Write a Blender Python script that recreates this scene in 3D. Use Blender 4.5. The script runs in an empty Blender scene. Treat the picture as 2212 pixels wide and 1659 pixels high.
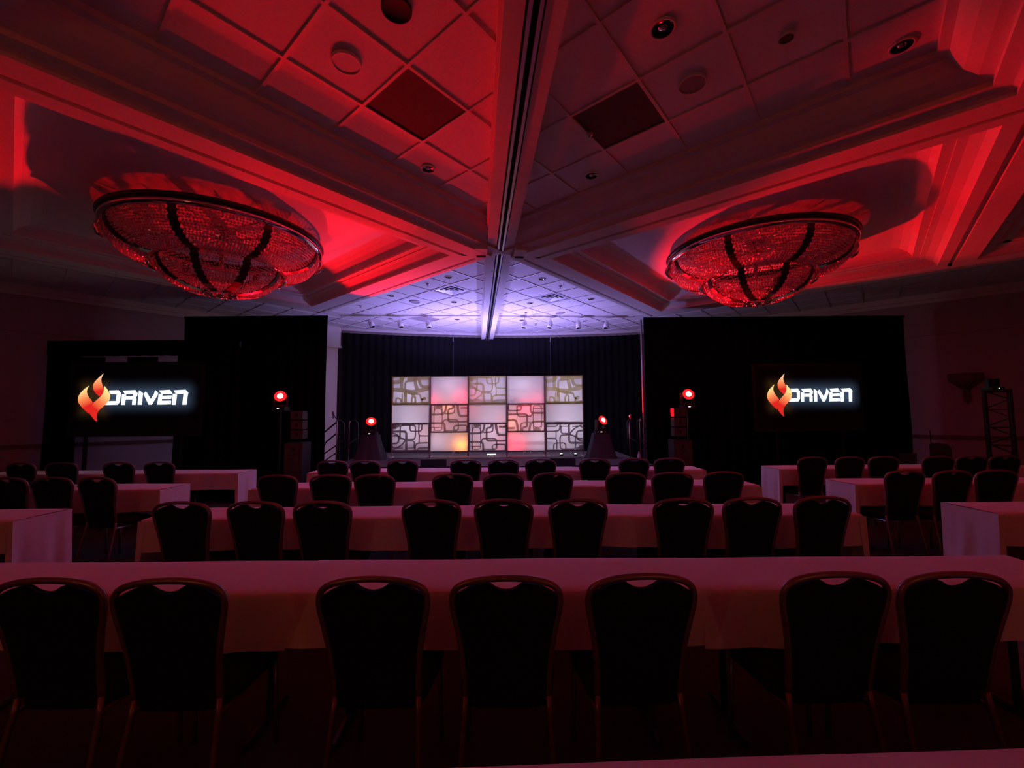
import bpy, bmesh, math, random
from mathutils import Vector, Matrix
random.seed(7)
PI = math.pi
S = bpy.context.scene
COL = S.collection

# ------------------------------------------------------------------ camera
cam_d = bpy.data.cameras.new('camera'); cam = bpy.data.objects.new('camera', cam_d); COL.objects.link(cam)
F_PX = 912.5; PITCH = math.radians(4.175); ROLL = -0.0075
cam_d.sensor_width = 36.0; cam_d.lens = 36.0 * F_PX / 2212.0
cam_d.clip_start = 0.05; cam_d.clip_end = 100
fw = Vector((0, math.cos(PITCH), math.sin(PITCH))); rt = Vector((1, 0, 0)); up = rt.cross(fw)
r2 = rt * math.cos(ROLL) + up * math.sin(ROLL); u2 = -rt * math.sin(ROLL) + up * math.cos(ROLL)
cam.matrix_world = Matrix(((r2.x, u2.x, -fw.x, 0), (r2.y, u2.y, -fw.y, 0), (r2.z, u2.z, -fw.z, 1.6), (0, 0, 0, 1)))
S.camera = cam

# ------------------------------------------------------------------ world, exposure
w = bpy.data.worlds.new('world'); S.world = w; w.use_nodes = True
w.node_tree.nodes['Background'].inputs[0].default_value = (0.02, 0.01, 0.02, 1)
w.node_tree.nodes['Background'].inputs[1].default_value = 0.2
S.view_settings.view_transform = 'Standard'; S.view_settings.look = 'None'
S.view_settings.exposure = 0.0; S.view_settings.gamma = 1.0
S.view_settings.use_curve_mapping = False
S.cycles.max_bounces = 6; S.cycles.diffuse_bounces = 4; S.cycles.glossy_bounces = 3
S.cycles.transmission_bounces = 4; S.cycles.transparent_max_bounces = 8
S.cycles.sample_clamp_indirect = 4.0
S.cycles.use_denoising = True

def spot(name, loc, target, energy, color, angle, blend=0.4, size=0.06):
    d = bpy.data.lights.new(name, 'SPOT'); d.energy = energy; d.color = color
    d.spot_size = math.radians(angle); d.spot_blend = blend; d.shadow_soft_size = size
    o = bpy.data.objects.new(name, d); COL.objects.link(o); o.location = loc
    o.rotation_euler = (Vector(target) - Vector(loc)).to_track_quat('-Z', 'Y').to_euler()
    return o
def point(name, loc, energy, color, size=0.05):
    d = bpy.data.lights.new(name, 'POINT'); d.energy = energy; d.color = color; d.shadow_soft_size = size
    o = bpy.data.objects.new(name, d); COL.objects.link(o); o.location = loc
    return o
RED = (1.0, 0.0015, 0.008)
PURPLE = (0.34, 0.27, 1.0)
WASH_W = 330

# light heads: (position of lens, aim, watts, cone)
HEADS = {
    'stack_left':  ((-4.70, 8.55, 2.02), (-2.5, 2.3, 4.17), 950, 54),
    'stack_right': ((3.60, 8.60, 2.00), (3.0, 2.4, 4.17), 170, 52),
    'stage_left':  ((-3.23, 9.70, 1.44), (-2.0, 6.1, 4.10), 2300, 38),
    'stage_right': ((2.09, 9.70, 1.46), (4.6, 5.5, 4.10), 1350, 54),
}

# ------------------------------------------------------------------ ceiling axes
G = math.radians(49.85)
UX, UY = math.cos(G), math.sin(G); VX, VY = -math.sin(G), math.cos(G)
def W(a, b): return (a * UX + b * VX, a * UY + b * VY)
def st(s, t):                       # s: across the track, t: along it
    a = (math.sqrt(2) * t + math.sqrt(2) * s + .49) / 2; b = (math.sqrt(2) * t - math.sqrt(2) * s - .49) / 2
    return a, b
ZT, ZB = 4.17, 3.87
TILE = 0.617; TU0, TV0 = 1.136, 2.46

# ------------------------------------------------------------------ materials
def mat(name, color, rough=0.6, metal=0.0, spec=0.5, noise=None, bump=None, sheen=0.0):
    m = bpy.data.materials.new(name); m.use_nodes = True; nt = m.node_tree; b = nt.nodes['Principled BSDF']
    b.inputs['Base Color'].default_value = (*color, 1); b.inputs['Roughness'].default_value = rough
    b.inputs['Metallic'].default_value = metal; b.inputs['Specular IOR Level'].default_value = spec
    if sheen: b.inputs['Sheen Weight'].default_value = sheen
    tc = nt.nodes.new('ShaderNodeTexCoord')
    if noise:
        sc, amt = noise
        n = nt.nodes.new('ShaderNodeTexNoise'); n.inputs['Scale'].default_value = sc; n.inputs['Detail'].default_value = 4
        nt.links.new(tc.outputs['Object'], n.inputs['Vector'])
        mx = nt.nodes.new('ShaderNodeMix'); mx.data_type = 'RGBA'
        mx.inputs[6].default_value = tuple(c * (1 - amt) for c in color) + (1,)
        mx.inputs[7].default_value = tuple(min(1, c * (1 + amt)) for c in color) + (1,)
        nt.links.new(n.outputs['Fac'], mx.inputs[0]); nt.links.new(mx.outputs[2], b.inputs['Base Color'])
    if bump:
        sc, st_, dist = bump
        n = nt.nodes.new('ShaderNodeTexNoise'); n.inputs['Scale'].default_value = sc; n.inputs['Detail'].default_value = 3
        nt.links.new(tc.outputs['Object'], n.inputs['Vector'])
        bp = nt.nodes.new('ShaderNodeBump'); bp.inputs['Strength'].default_value = st_; bp.inputs['Distance'].default_value = dist
        nt.links.new(n.outputs['Fac'], bp.inputs['Height']); nt.links.new(bp.outputs['Normal'], b.inputs['Normal'])
    return m
def emis(name, color, strength):
    m = bpy.data.materials.new(name); m.use_nodes = True; nt = m.node_tree
    e = nt.nodes.new('ShaderNodeEmission'); e.inputs[0].default_value = (*color, 1); e.inputs[1].default_value = strength
    nt.links.new(e.outputs[0], nt.nodes['Material Output'].inputs[0]); nt.nodes.remove(nt.nodes['Principled BSDF'])
    return m
M = {}
M['plaster'] = mat('painted_plaster', (.72, .66, .62), .75, noise=(3, .05))
M['tile'] = mat('ceiling_tile', (.74, .70, .68), .9, noise=(60, .08), bump=(180, .25, .002))
M['tbar'] = mat('ceiling_grid', (.68, .64, .62), .5)
M['dark_tile'] = mat('dark_grille', (.10, .07, .06), .9, bump=(250, .4, .003))
M['grey_tile'] = mat('grey_grille', (.33, .27, .27), .9)
M['void'] = mat('ceiling_void', (.02, .018, .018), .9)
M['wall'] = mat('wall_vinyl', (.44, .35, .36), .8, noise=(5, .06))
M['wood_rail'] = mat('rail_wood', (.16, .08, .07), .5)
M['metal_rail'] = mat('track_aluminium', (.45, .42, .42), .35, .8)
M['black'] = mat('black_cloth', (.003, .003, .0035), .95, spec=.05)
M['stage_black'] = mat('stage_drape_cloth', (.008, .0075, .009), .95, spec=.1)
M['blackmetal'] = mat('black_metal', (.012, .012, .012), .45)
M['blackplastic'] = mat('black_plastic', (.02, .02, .02), .5)
M['speaker'] = mat('speaker_grille', (.075, .07, .07), .6, bump=(400, .3, .002))
M['cone'] = mat('speaker_mark', (.01, .01, .01), .6)
M['greycloth'] = mat('grey_cloth', (.06, .06, .06), .9, noise=(8, .15))
M['chrome'] = mat('chrome', (.75, .72, .72), .12, 1.0)
M['bronze'] = mat('chair_bronze', (.27, .21, .22), .30, .6)
M['fabric'] = mat('chair_fabric', (.010, .009, .011), .9, spec=.15, noise=(90, .4), bump=(300, .3, .002))
M['cloth'] = mat('table_linen', (.86, .83, .85), .85, noise=(2, .03), bump=(4, .5, .02))
M['plywood'] = mat('table_board', (.2, .13, .08), .6)
M['stage'] = mat('stage_carpet', (.07, .06, .06), .9, noise=(40, .2))
M['rib'] = mat('chandelier_rib', (.03, .012, .012), .35, .4)
M['frame_metal'] = mat('set_frame', (.42, .42, .44), .4, .3)
M['white_metal'] = mat('white_enamel', (.75, .72, .72), .4)
M['monitor'] = mat('monitor_shell', (.012, .014, .05), .35)
M['bulb'] = mat('frosted_bulb', (.8, .75, .7), .3)
M['dark_lens'] = mat('dark_reflector', (.012, .01, .01), .12, .6)
M['bottle'] = mat('clear_plastic', (.75, .8, .95), .15)
# carpet with broad pattern
def carpet():
    m = bpy.data.materials.new('carpet'); m.use_nodes = True; nt = m.node_tree; b = nt.nodes['Principled BSDF']
    tc = nt.nodes.new('ShaderNodeTexCoord'); v = nt.nodes.new('ShaderNodeTexVoronoi'); v.inputs['Scale'].default_value = 1.3
    nt.links.new(tc.outputs['Object'], v.inputs['Vector'])
    r = nt.nodes.new('ShaderNodeValToRGB'); r.color_ramp.elements[0].color = (.03, .016, .014, 1); r.color_ramp.elements[1].color = (.055, .032, .026, 1)
    r.color_ramp.elements[0].position = .3; r.color_ramp.elements[1].position = .55
    nt.links.new(v.outputs['Distance'], r.inputs[0]); nt.links.new(r.outputs[0], b.inputs['Base Color'])
    b.inputs['Roughness'].default_value = .95
    return m
M['carpet'] = carpet()
def bead_mat():
    m = bpy.data.materials.new('crystal_bead'); m.use_nodes = True; nt = m.node_tree; nt.nodes.remove(nt.nodes['Principled BSDF'])
    g = nt.nodes.new('ShaderNodeBsdfGlossy'); g.inputs['Roughness'].default_value = .24; g.inputs['Color'].default_value = (.9, .9, .9, 1)
    t = nt.nodes.new('ShaderNodeBsdfTranslucent'); t.inputs['Color'].default_value = (.95, .9, .9, 1)
    d = nt.nodes.new('ShaderNodeBsdfDiffuse'); d.inputs['Color'].default_value = (.5, .45, .45, 1)
    m1 = nt.nodes.new('ShaderNodeMixShader'); m1.inputs[0].default_value = .15
    nt.links.new(t.outputs[0], m1.inputs[1]); nt.links.new(d.outputs[0], m1.inputs[2])
    m2 = nt.nodes.new('ShaderNodeMixShader'); m2.inputs[0].default_value = .4
    nt.links.new(m1.outputs[0], m2.inputs[1]); nt.links.new(g.outputs[0], m2.inputs[2])
    nt.links.new(m2.outputs[0], nt.nodes['Material Output'].inputs[0])
    return m
M['bead'] = bead_mat()
def panel_mat(name, strength):
    m = bpy.data.materials.new(name); m.use_nodes = True; nt = m.node_tree; nt.nodes.remove(nt.nodes['Principled BSDF'])
    t = nt.nodes.new('ShaderNodeBsdfTranslucent'); t.inputs['Color'].default_value = (.8, .78, .8, 1)
    d = nt.nodes.new('ShaderNodeBsdfDiffuse'); d.inputs['Color'].default_value = (.75, .73, .75, 1)
    mx = nt.nodes.new('ShaderNodeMixShader'); mx.inputs[0].default_value = .15
    nt.links.new(t.outputs[0], mx.inputs[1]); nt.links.new(d.outputs[0], mx.inputs[2])
    e = nt.nodes.new('ShaderNodeEmission'); e.inputs[0].default_value = (.92, .80, .90, 1); e.inputs[1].default_value = strength
    a = nt.nodes.new('ShaderNodeAddShader'); nt.links.new(mx.outputs[0], a.inputs[0]); nt.links.new(e.outputs[0], a.inputs[1])
    nt.links.new(a.outputs[0], nt.nodes['Material Output'].inputs[0])
    return m
M['panel'] = panel_mat('backlit_stretch_fabric', .03)
def cut_mat(name, c, tr):
    m = bpy.data.materials.new(name); m.use_nodes = True; nt = m.node_tree; nt.nodes.remove(nt.nodes['Principled BSDF'])
    t = nt.nodes.new('ShaderNodeBsdfTranslucent'); t.inputs['Color'].default_value = (*c, 1)
    d = nt.nodes.new('ShaderNodeBsdfDiffuse'); d.inputs['Color'].default_value = (*c, 1)
    mx = nt.nodes.new('ShaderNodeMixShader'); mx.inputs[0].default_value = tr
    nt.links.new(d.outputs[0], mx.inputs[1]); nt.links.new(t.outputs[0], mx.inputs[2]); nt.links.new(mx.outputs[0], nt.nodes['Material Output'].inputs[0])
    return m
M['cut_top'] = cut_mat('cutout_lit_top', (.90, .90, .56), .8)  # uneven light on one pale board, painted as three separate tones
M['cut_mid'] = cut_mat('cutout_lit_mid', (.62, .58, .42), .55)
M['cut_low'] = cut_mat('cutout_dim_low', (.40, .42, .40), .5)
M['lens_core'] = emis('lens_core', (1, .62, .5), 12); M['lens_ring'] = emis('lens_ring', (1, .006, .008), 3.0)
M['led'] = emis('led_white', (.9, .9, 1), 2.0)
M['letter'] = emis('screen_white', (.86, .97, 1), 1.6)

# ------------------------------------------------------------------ mesh helpers
class MB:
    def __init__(s): s.v = []; s.f = []
    def face(s, pts):
        i = len(s.v); s.v += [tuple(p) for p in pts]; s.f.append(tuple(range(i, i + len(pts)))); return s
    def box(s, x0, x1, y0, y1, z0, z1):
        i = len(s.v)
        s.v += [(x0,y0,z0),(x1,y0,z0),(x1,y1,z0),(x0,y1,z0),(x0,y0,z1),(x1,y0,z1),(x1,y1,z1),(x0,y1,z1)]
        s.f += [tuple(i + k for k in q) for q in ((0,3,2,1),(4,5,6,7),(0,1,5,4),(1,2,6,5),(2,3,7,6),(3,0,4,7))]
        return s
    def prism(s, pts, z0, z1):                      # polygon in xy
        i = len(s.v); n = len(pts)
        s.v += [(p[0], p[1], z0) for p in pts] + [(p[0], p[1], z1) for p in pts]
        s.f.append(tuple(i + k for k in reversed(range(n)))); s.f.append(tuple(i + n + k for k in range(n)))
        for k in range(n): s.f.append((i + k, i + (k + 1) % n, i + n + (k + 1) % n, i + n + k))
        return s
    def prism_y(s, pts, y0, y1):                    # polygon in xz
        i = len(s.v); n = len(pts)
        s.v += [(p[0], y0, p[1]) for p in pts] + [(p[0], y1, p[1]) for p in pts]
        s.f.append(tuple(i + k for k in range(n))); s.f.append(tuple(i + n + k for k in reversed(range(n))))
        for k in range(n): s.f.append((i + k, i + n + k, i + n + (k + 1) % n, i + (k + 1) % n))
        return s
    def tube(s, path, r, n=8, closed=False):
        P = [Vector(p) for p in path]; m = len(P); i0 = len(s.v); prev = None
        for k in range(m):
            if closed: d = P[(k + 1) % m] - P[k - 1]
            else: d = P[min(k + 1, m - 1)] - P[max(k - 1, 0)]
            d.normalize()
            if prev is None:
                a = Vector((0, 0, 1)) if abs(d.z) < .9 else Vector((1, 0, 0)); nrm = d.cross(a).normalized()
            else:
                nrm = (prev - d * prev.dot(d)).normalized()
            prev = nrm; b = d.cross(nrm)
            rr = r[k] if isinstance(r, (list, tuple)) else r
            for j in range(n):
                t = 2 * PI * j / n; s.v.append(tuple(P[k] + nrm * math.cos(t) * rr + b * math.sin(t) * rr))
        for k in range(m if closed else m - 1):
            k2 = (k + 1) % m
            for j in range(n):
                s.f.append((i0 + k*n + j, i0 + k*n + (j+1) % n, i0 + k2*n + (j+1) % n, i0 + k2*n + j))
        if not closed:
            s.f.append(tuple(i0 + j for j in reversed(range(n)))); s.f.append(tuple(i0 + (m-1)*n + j for j in range(n)))
        return s
    def lathe(s, prof, n=24, c=(0, 0, 0), a0=0, a1=2 * PI):
        i0 = len(s.v); m = len(prof); full = abs(a1 - a0 - 2 * PI) < 1e-6; cols = n if full else n + 1
        for j in range(cols):
            t = a0 + (a1 - a0) * j / n
            for r, z in prof: s.v.append((c[0] + r * math.cos(t), c[1] + r * math.sin(t), c[2] + z))
        for j in range(n):
            j2 = (j + 1) % cols
            for k in range(m - 1):
                s.f.append((i0 + j*m + k, i0 + j2*m + k, i0 + j2*m + k + 1, i0 + j*m + k + 1))
        return s
    def grid(s, fn, nu, nv):
        i0 = len(s.v)
        for a in range(nu + 1):
            for b in range(nv + 1): s.v.append(tuple(fn(a / nu, b / nv)))
        for a in range(nu):
            for b in range(nv):
                q = i0 + a * (nv + 1) + b; s.f.append((q, q + nv + 1, q + nv + 2, q + 1))
        return s
    def xf(s, m): s.v = [tuple(m @ Vector(p)) for p in s.v]; return s
    def build(s, name, material, parent=None, smooth=False, loc=None):
        me = bpy.data.meshes.new(name); me.from_pydata(s.v, [], s.f); me.validate(); me.update()
        me.materials.append(material if not isinstance(material, str) else M[material])
        if smooth: me.polygons.foreach_set('use_smooth', [True] * len(me.polygons))
        o = bpy.data.objects.new(name, me); COL.objects.link(o)
        if parent: o.parent = parent
        if loc: o.location = loc
        return o
def tag(o, label=None, cat=None, group=None, kind=None):
    if label: o['label'] = label
    if cat: o['category'] = cat
    if group: o['group'] = group
    if kind: o['kind'] = kind
    return o
def empty(name, loc=(0, 0, 0), rz=0):
    o = bpy.data.objects.new(name, None); COL.objects.link(o); o.location = loc; o.rotation_euler = (0, 0, rz); o.empty_display_size = .1
    return o
def copy_tree(o, parent=None):
    c = o.copy(); COL.objects.link(c); c.parent = parent
    for ch in list(o.children): copy_tree(ch, c)
    return c
ORD = ['first', 'second', 'third', 'fourth', 'fifth', 'sixth', 'seventh', 'eighth', 'ninth']
def uvprism(mb, pts, z0, z1): return mb.prism([W(*p) for p in pts], z0, z1)

# ------------------------------------------------------------------ room shell
ULO, UHI, VLO, VHI = -4.2, 12.9, -4.8, 12.4
RC = [(ULO, VLO), (UHI, VLO), (UHI, VHI), (ULO, VHI)]
tag(uvprism(MB(), RC, -.1, 0).build('floor', 'carpet'), kind='structure')
ceiling = tag(uvprism(MB(), RC, ZT + .025, ZT + .12).build('ceiling', 'void'), kind='structure')
def wall(name, a, b, n):                          # a, b on the inner face, n = outward dir in uv
    t = .15
    o = uvprism(MB(), [a, b, (b[0] + n[0]*t, b[1] + n[1]*t), (a[0] + n[0]*t, a[1] + n[1]*t)], 0, ZT + .1).build(name, 'wall')
    tag(o, kind='structure')
    def strip(nm, z0, z1, d, m):
        q = [a, b, (b[0] - n[0]*d, b[1] - n[1]*d), (a[0] - n[0]*d, a[1] - n[1]*d)]
        uvprism(MB(), q, z0, z1).build(nm, m, o)
    strip('picture_moulding', 3.27, 3.33, .035, 'wall'); strip('chair_rail', 1.03, 1.10, .04, 'wood_rail')
    strip('baseboard', 0, .12, .02, 'wood_rail'); strip('cornice', 4.05, 4.17, .10, 'plaster'); strip('cornice_step', 3.97, 4.05, .05, 'plaster')
    return o
wall('wall_left', (ULO, VHI), (6.3, VHI), (0, 1)); wall('wall_right', (UHI, VLO), (UHI, 6.3), (1, 0))
wall('wall_rear_left', (ULO, VLO), (ULO, VHI), (-1, 0)); wall('wall_rear_right', (ULO, VLO), (UHI, VLO), (0, -1))
# bowed end wall behind the stage, with fascia
NS = 24
def arc(s, off=0): return 13.22 - .68 * (s / 4.45) ** 2 + off
SS = [-4.25 + 9.4 * k / NS for k in range(NS + 1)]
def arcband(off0, off1, z0, z1):
    mb = MB(); a = [W(*st(s, arc(s, off0))) for s in SS]; b = [W(*st(s, arc(s, off1))) for s in SS]
    return mb.prism(a + b[::-1], z0, z1)
wb = tag(arcband(.25, .45, 0, ZT).build('wall_stage', 'wall'), kind='structure')
arcband(0, .26, 4.03, ZT).build('fascia', 'plaster', wb); arcband(-.04, 0, 4.10, ZT).build('crown_moulding', 'plaster', wb)
arcband(-.03, 0, 4.03, 4.055).build('fascia_bead', 'plaster', wb)
def pier(name, a0, a1, b0, b1):
    o = uvprism(MB(), [(a0, b0), (a1, b0), (a1, b1), (a0, b1)], 0, ZT).build(name, 'plaster'); tag(o, kind='structure')
    for d, z0, z1, nm in ((.06, 3.62, ZT, 'capital'), (.09, 3.56, 3.62, 'capital_moulding'), (.03, 0, .14, 'plinth')):
        uvprism(MB(), [(a0-d, b0-d), (a1+d, b0-d), (a1+d, b1), (a0-d, b1)], z0, z1).build(nm, 'plaster', o)
pier('trim_1', 5.2, 6.02, 11.66, VHI)

# ------------------------------------------------------------------ ceiling grid: tiles and bars clipped to the fields
def clip(poly, a, b, c):                          # keep a*u+b*v <= c
    out = []
    for i in range(len(poly)):
        p, q = poly[i], poly[(i + 1) % len(poly)]; dp = a*p[0] + b*p[1] - c; dq = a*q[0] + b*q[1] - c
        if dp <= 0: out.append(p)
        if dp * dq < 0:
            t = dp / (dp - dq); out.append((p[0] + (q[0]-p[0])*t, p[1] + (q[1]-p[1])*t))
    return out
K = .49; HW = .25
FIELDS = {
    'near_left':  [(-1, 0, -.10), (0, 1, 3.60), (1, -1, K - HW), (0, -1, .6)],
    'near_right': [(1, 0, 4.13), (0, -1, .50), (-1, 1, -K - HW), (-1, 0, -.1)],
    'far_left':   [(-1, 0, -4.70), (1, -1, K - HW), (0, 1, 12.3), (1, 1, 18.6)],
    'far_right':  [(0, -1, -4.20), (-1, 1, -K - HW), (1, 0, 12.8), (1, 1, 18.6)],
    'strip_left': [(0, -1, -9.50), (1, 0, 4.70), (-1, 0, 1.8), (0, 1, 12.3)],
    'strip_right':[(-1, 0, -9.99), (0, 1, 4.20), (0, -1, 3.2), (1, 0, 12.8)],
}
SPECIAL = {(2.06, 2.77): 'dark_tile', (3.295, 1.535): 'dark_tile', (6.998, 8.94): 'grey_tile'}
VENTS = [(5.763, 6.47), (7.614, 5.236)]
tile_me = {}
for fn, cons in FIELDS.items():
    for i in range(-14, 22):
        for j in range(-14, 22):
            u0 = TU0 + i * TILE; v0 = TV0 + j * TILE
            poly = [(u0, v0), (u0 + TILE, v0), (u0 + TILE, v0 + TILE), (u0, v0 + TILE)]
            full = True
            for c in cons:
                q = clip(poly, *c)
                if len(q) != 4 or any(abs(a[0]-b[0]) + abs(a[1]-b[1]) > 1e-6 for a, b in zip(q, poly)): full = False
                poly = q
                if len(poly) < 3: break
            if len(poly) < 3: continue
            ar = abs(sum(poly[k][0]*poly[(k+1) % len(poly)][1] - poly[(k+1) % len(poly)][0]*poly[k][1] for k in range(len(poly)))) / 2
            if ar < .004: continue
            cu, cv = u0 + TILE/2, v0 + TILE/2
            if any(abs(cu-a) < .2 and abs(cv-b) < .2 for a, b in VENTS): continue
            m = 'tile'
            for (a, b), mm in SPECIAL.items():
                if abs(cu-a) < .2 and abs(cv-b) < .2: m = mm
            if full:
                key = m
                if key not in tile_me:
                    h = TILE/2 - .003
                    o = MB().box(-h, h, -h, h, 0, .02).build('ceiling_tile', m, ceiling); tile_me[key] = o.data
                else:
                    o = bpy.data.objects.new('ceiling_tile', tile_me[key]); COL.objects.link(o); o.parent = ceiling
                x, y = W(cu, cv); o.location = (x, y, ZT + .002); o.rotation_euler.z = G
            else:
                uvprism(MB(), poly, ZT + .002, ZT + .022).build('ceiling_tile', m, ceiling)
    for d in (0, 1):
        for k in range(-14, 22):
            c0 = (TU0 if d == 0 else TV0) + k * TILE; hw = .012
            poly = [(c0-hw, -20), (c0+hw, -20), (c0+hw, 30), (c0-hw, 30)]
            if d: poly = [(b, a) for a, b in poly][::-1]
            for c in cons:
                poly = clip(poly, *c)
                if len(poly) < 3: break
            if len(poly) >= 3: uvprism(MB(), poly, ZT - .010 - .0005*d, ZT + .004).build('grid_bar', 'tbar', ceiling)

# ------------------------------------------------------------------ beams round the two coffers
def beam_profile(groove):
    p = [(-.43, ZT + .02), (-.43, 4.13), (-.37, 4.12), (-.34, 4.08), (-.29, 4.03), (-.21, 3.99), (-.13, 3.972), (-.13, 3.93), (-.03, 3.915), (0, 3.90), (0, ZB)]
    if groove:
        a, b = groove; p += [(a, ZB), (a, ZB + .05), (b, ZB + .05), (b, ZB)]
    p += [(.42, ZB), (.425, 3.90), (.47, 3.95), (.56, 3.985), (.63, 3.99), (.63, 4.0), (.72, 4.0), (.72, 4.03), (.77, 4.09), (.86, 4.135), (.95, 4.15), (.95, ZT + .02)]
    return p
def sweep(p0, p1, n, prof, m0=1, m1=1):
    e = (p1[0]-p0[0], p1[1]-p0[1]); L = math.hypot(*e); e = (e[0]/L, e[1]/L); mb = MB(); A = []; B = []
    for d, z in prof:
        A.append((*W(p0[0] + n[0]*d + e[0]*d*m0, p0[1] + n[1]*d + e[1]*d*m0), z))
        B.append((*W(p1[0] + n[0]*d - e[0]*d*m1, p1[1] + n[1]*d - e[1]*d*m1), z))
    for k in range(len(prof) - 1): mb.face([A[k], B[k], B[k+1], A[k+1]])
    return mb
def coffer(name, u0, u1, v0, v1, grooves):
    # outer rectangle; grooves per side: bottom v0, right u1, top v1, left u0
    root = empty(name); tag(root, kind='structure')
    cs = [(u0, v0), (u1, v0), (u1, v1), (u0, v1)]; ns = [(0, 1), (-1, 0), (0, -1), (1, 0)]
    for k in range(4):
        sweep(cs[k], cs[(k+1) % 4], ns[k], beam_profile(grooves[k])).build('beam', 'plaster', root)
    d = .94
    uvprism(MB(), [(u0+d, v0+d), (u1-d, v0+d), (u1-d, v1-d), (u0+d, v1-d)], ZT - .018, ZT + .02).build('coffer_panel', 'plaster', root)
    return root
near_g, far_g = (.24, .30), (.07, .12)
cl = coffer('trim_3', -.82, 4.34, 4.03, 9.14, [near_g, far_g, far_g, near_g])
cr = coffer('trim_4', 4.56, 9.66, -1.35, 3.85, [near_g, far_g, far_g, near_g])
# neighbouring beams that run on out of the picture
nb = empty('trim_5'); tag(nb, kind='structure')
half = [q for q in beam_profile(None) if q[0] <= .43]
inner = [(.42, ZB), (.425, 3.90), (.47, 3.95), (.56, 3.985), (.63, 3.99), (.63, 4.0), (.72, 4.0), (.72, 4.03), (.77, 4.09), (.86, 4.135), (.95, 4.15), (.95, ZT + .02)]
def straight(p0, p1, n, prof): return sweep(p0, p1, n, prof, 0, 0)
# right: beam along u at v -1.35..-0.93, from the coffer corner towards the camera side; crown faces the tile field
straight((4.56, -.93), (ULO, -.93), (0, -1), half).build('beam', 'plaster', nb)
straight((ULO, -.93), (4.56, -.93), (0, -1), inner).build('coffer_cove', 'plaster', nb)
straight((9.66, -.93), (4.56, -.93), (0, -1), [(.42, ZB)] + inner[1:]).build('coffer_cove', 'plaster', nb)
straight((4.56, VLO), (4.56, -1.35), (1, 0), beam_profile(near_g)).build('beam', 'plaster', nb)
straight((9.66, -1.35), (9.66, VLO), (-1, 0), beam_profile(far_g)).build('beam', 'plaster', nb)
uvprism(MB(), [(5.4, VLO), (8.8, VLO), (8.8, -1.85), (5.4, -1.85)], ZT - .018, ZT + .02).build('coffer_panel', 'plaster', nb)
uvprism(MB(), [(ULO, VLO), (4.2, VLO), (4.2, -1.85), (ULO, -1.85)], ZT - .018, ZT + .02).build('coffer_panel', 'plaster', nb)
nb2 = empty('trim_6'); tag(nb2, kind='structure')
straight((-.40, ULO), (-.40, 4.03), (-1, 0), half).build('beam', 'plaster', nb2)
straight((-.40, 4.03), (-.40, VLO), (-1, 0), inner).build('coffer_cove', 'plaster', nb2)
straight((ULO, 4.03), (-.82, 4.03), (0, 1), beam_profile(near_g)).build('beam', 'plaster', nb2)
straight((-.82, 9.14), (ULO, 9.14), (0, -1), beam_profile(far_g)).build('beam', 'plaster', nb2)
straight((-.40, 4.03), (-.40, 9.14), (-1, 0), inner).build('coffer_cove', 'plaster', nb2)
uvprism(MB(), [(ULO, 4.9), (-1.3, 4.9), (-1.3, 8.3), (ULO, 8.3)], ZT - .018, ZT + .02).build('coffer_panel', 'plaster', nb2)
uvprism(MB(), [(ULO, VLO), (-1.3, VLO), (-1.3, 3.7), (ULO, 3.7)], ZT - .018, ZT + .02).build('coffer_panel', 'plaster', nb2)
# track beam of the folding wall, along the diagonal
tr = empty('trim_7'); tag(tr, kind='structure')
def trackbar(s0, s1, z0, z1, t0, t1, name, m):
    mb = MB(); uvprism(mb, [st(s0, t0), st(s1, t0), st(s1, t1), st(s0, t1)], z0, z1); return mb.build(name, m, tr)
T0, T1 = -5.2, 13.2
for sg in (-1, 1):
    a, b = sorted((sg*.06, sg*.185)); trackbar(a, b, 3.96, ZT + .02, T0, T1, 'track_flange', 'plaster')
    a, b = sorted((sg*.02, sg*.045)); trackbar(a, b, 3.935, ZT, T0, T1, 'track_rail', 'metal_rail')
    a, b = sorted((sg*.045, sg*.06)); trackbar(a, b, 3.985, ZT, T0, T1, 'track_reveal', 'void')
    a, b = sorted((sg*.185, sg*.21)); trackbar(a, b, 4.06, ZT + .02, T0, T1, 'track_moulding', 'plaster')
trackbar(-.02, .02, 4.02, ZT, T0, T1, 'track_slot', 'void')
trackbar(-.07, .07, 3.90, 4.10, 12.98, 13.12, 'track_stop', 'blackmetal')
# blocks where the beams die into the track
for sg in (-1, 1):
    a, b = sorted((sg*.19, sg*.36)); trackbar(a, b, 3.872, ZT, 5.66, 6.06, 'corner_block', 'plaster')
    a, b = sorted((sg*.21, sg*.34)); trackbar(a, b, 3.862, 3.88, 5.90, 5.945, 'corner_groove', 'void')

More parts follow.
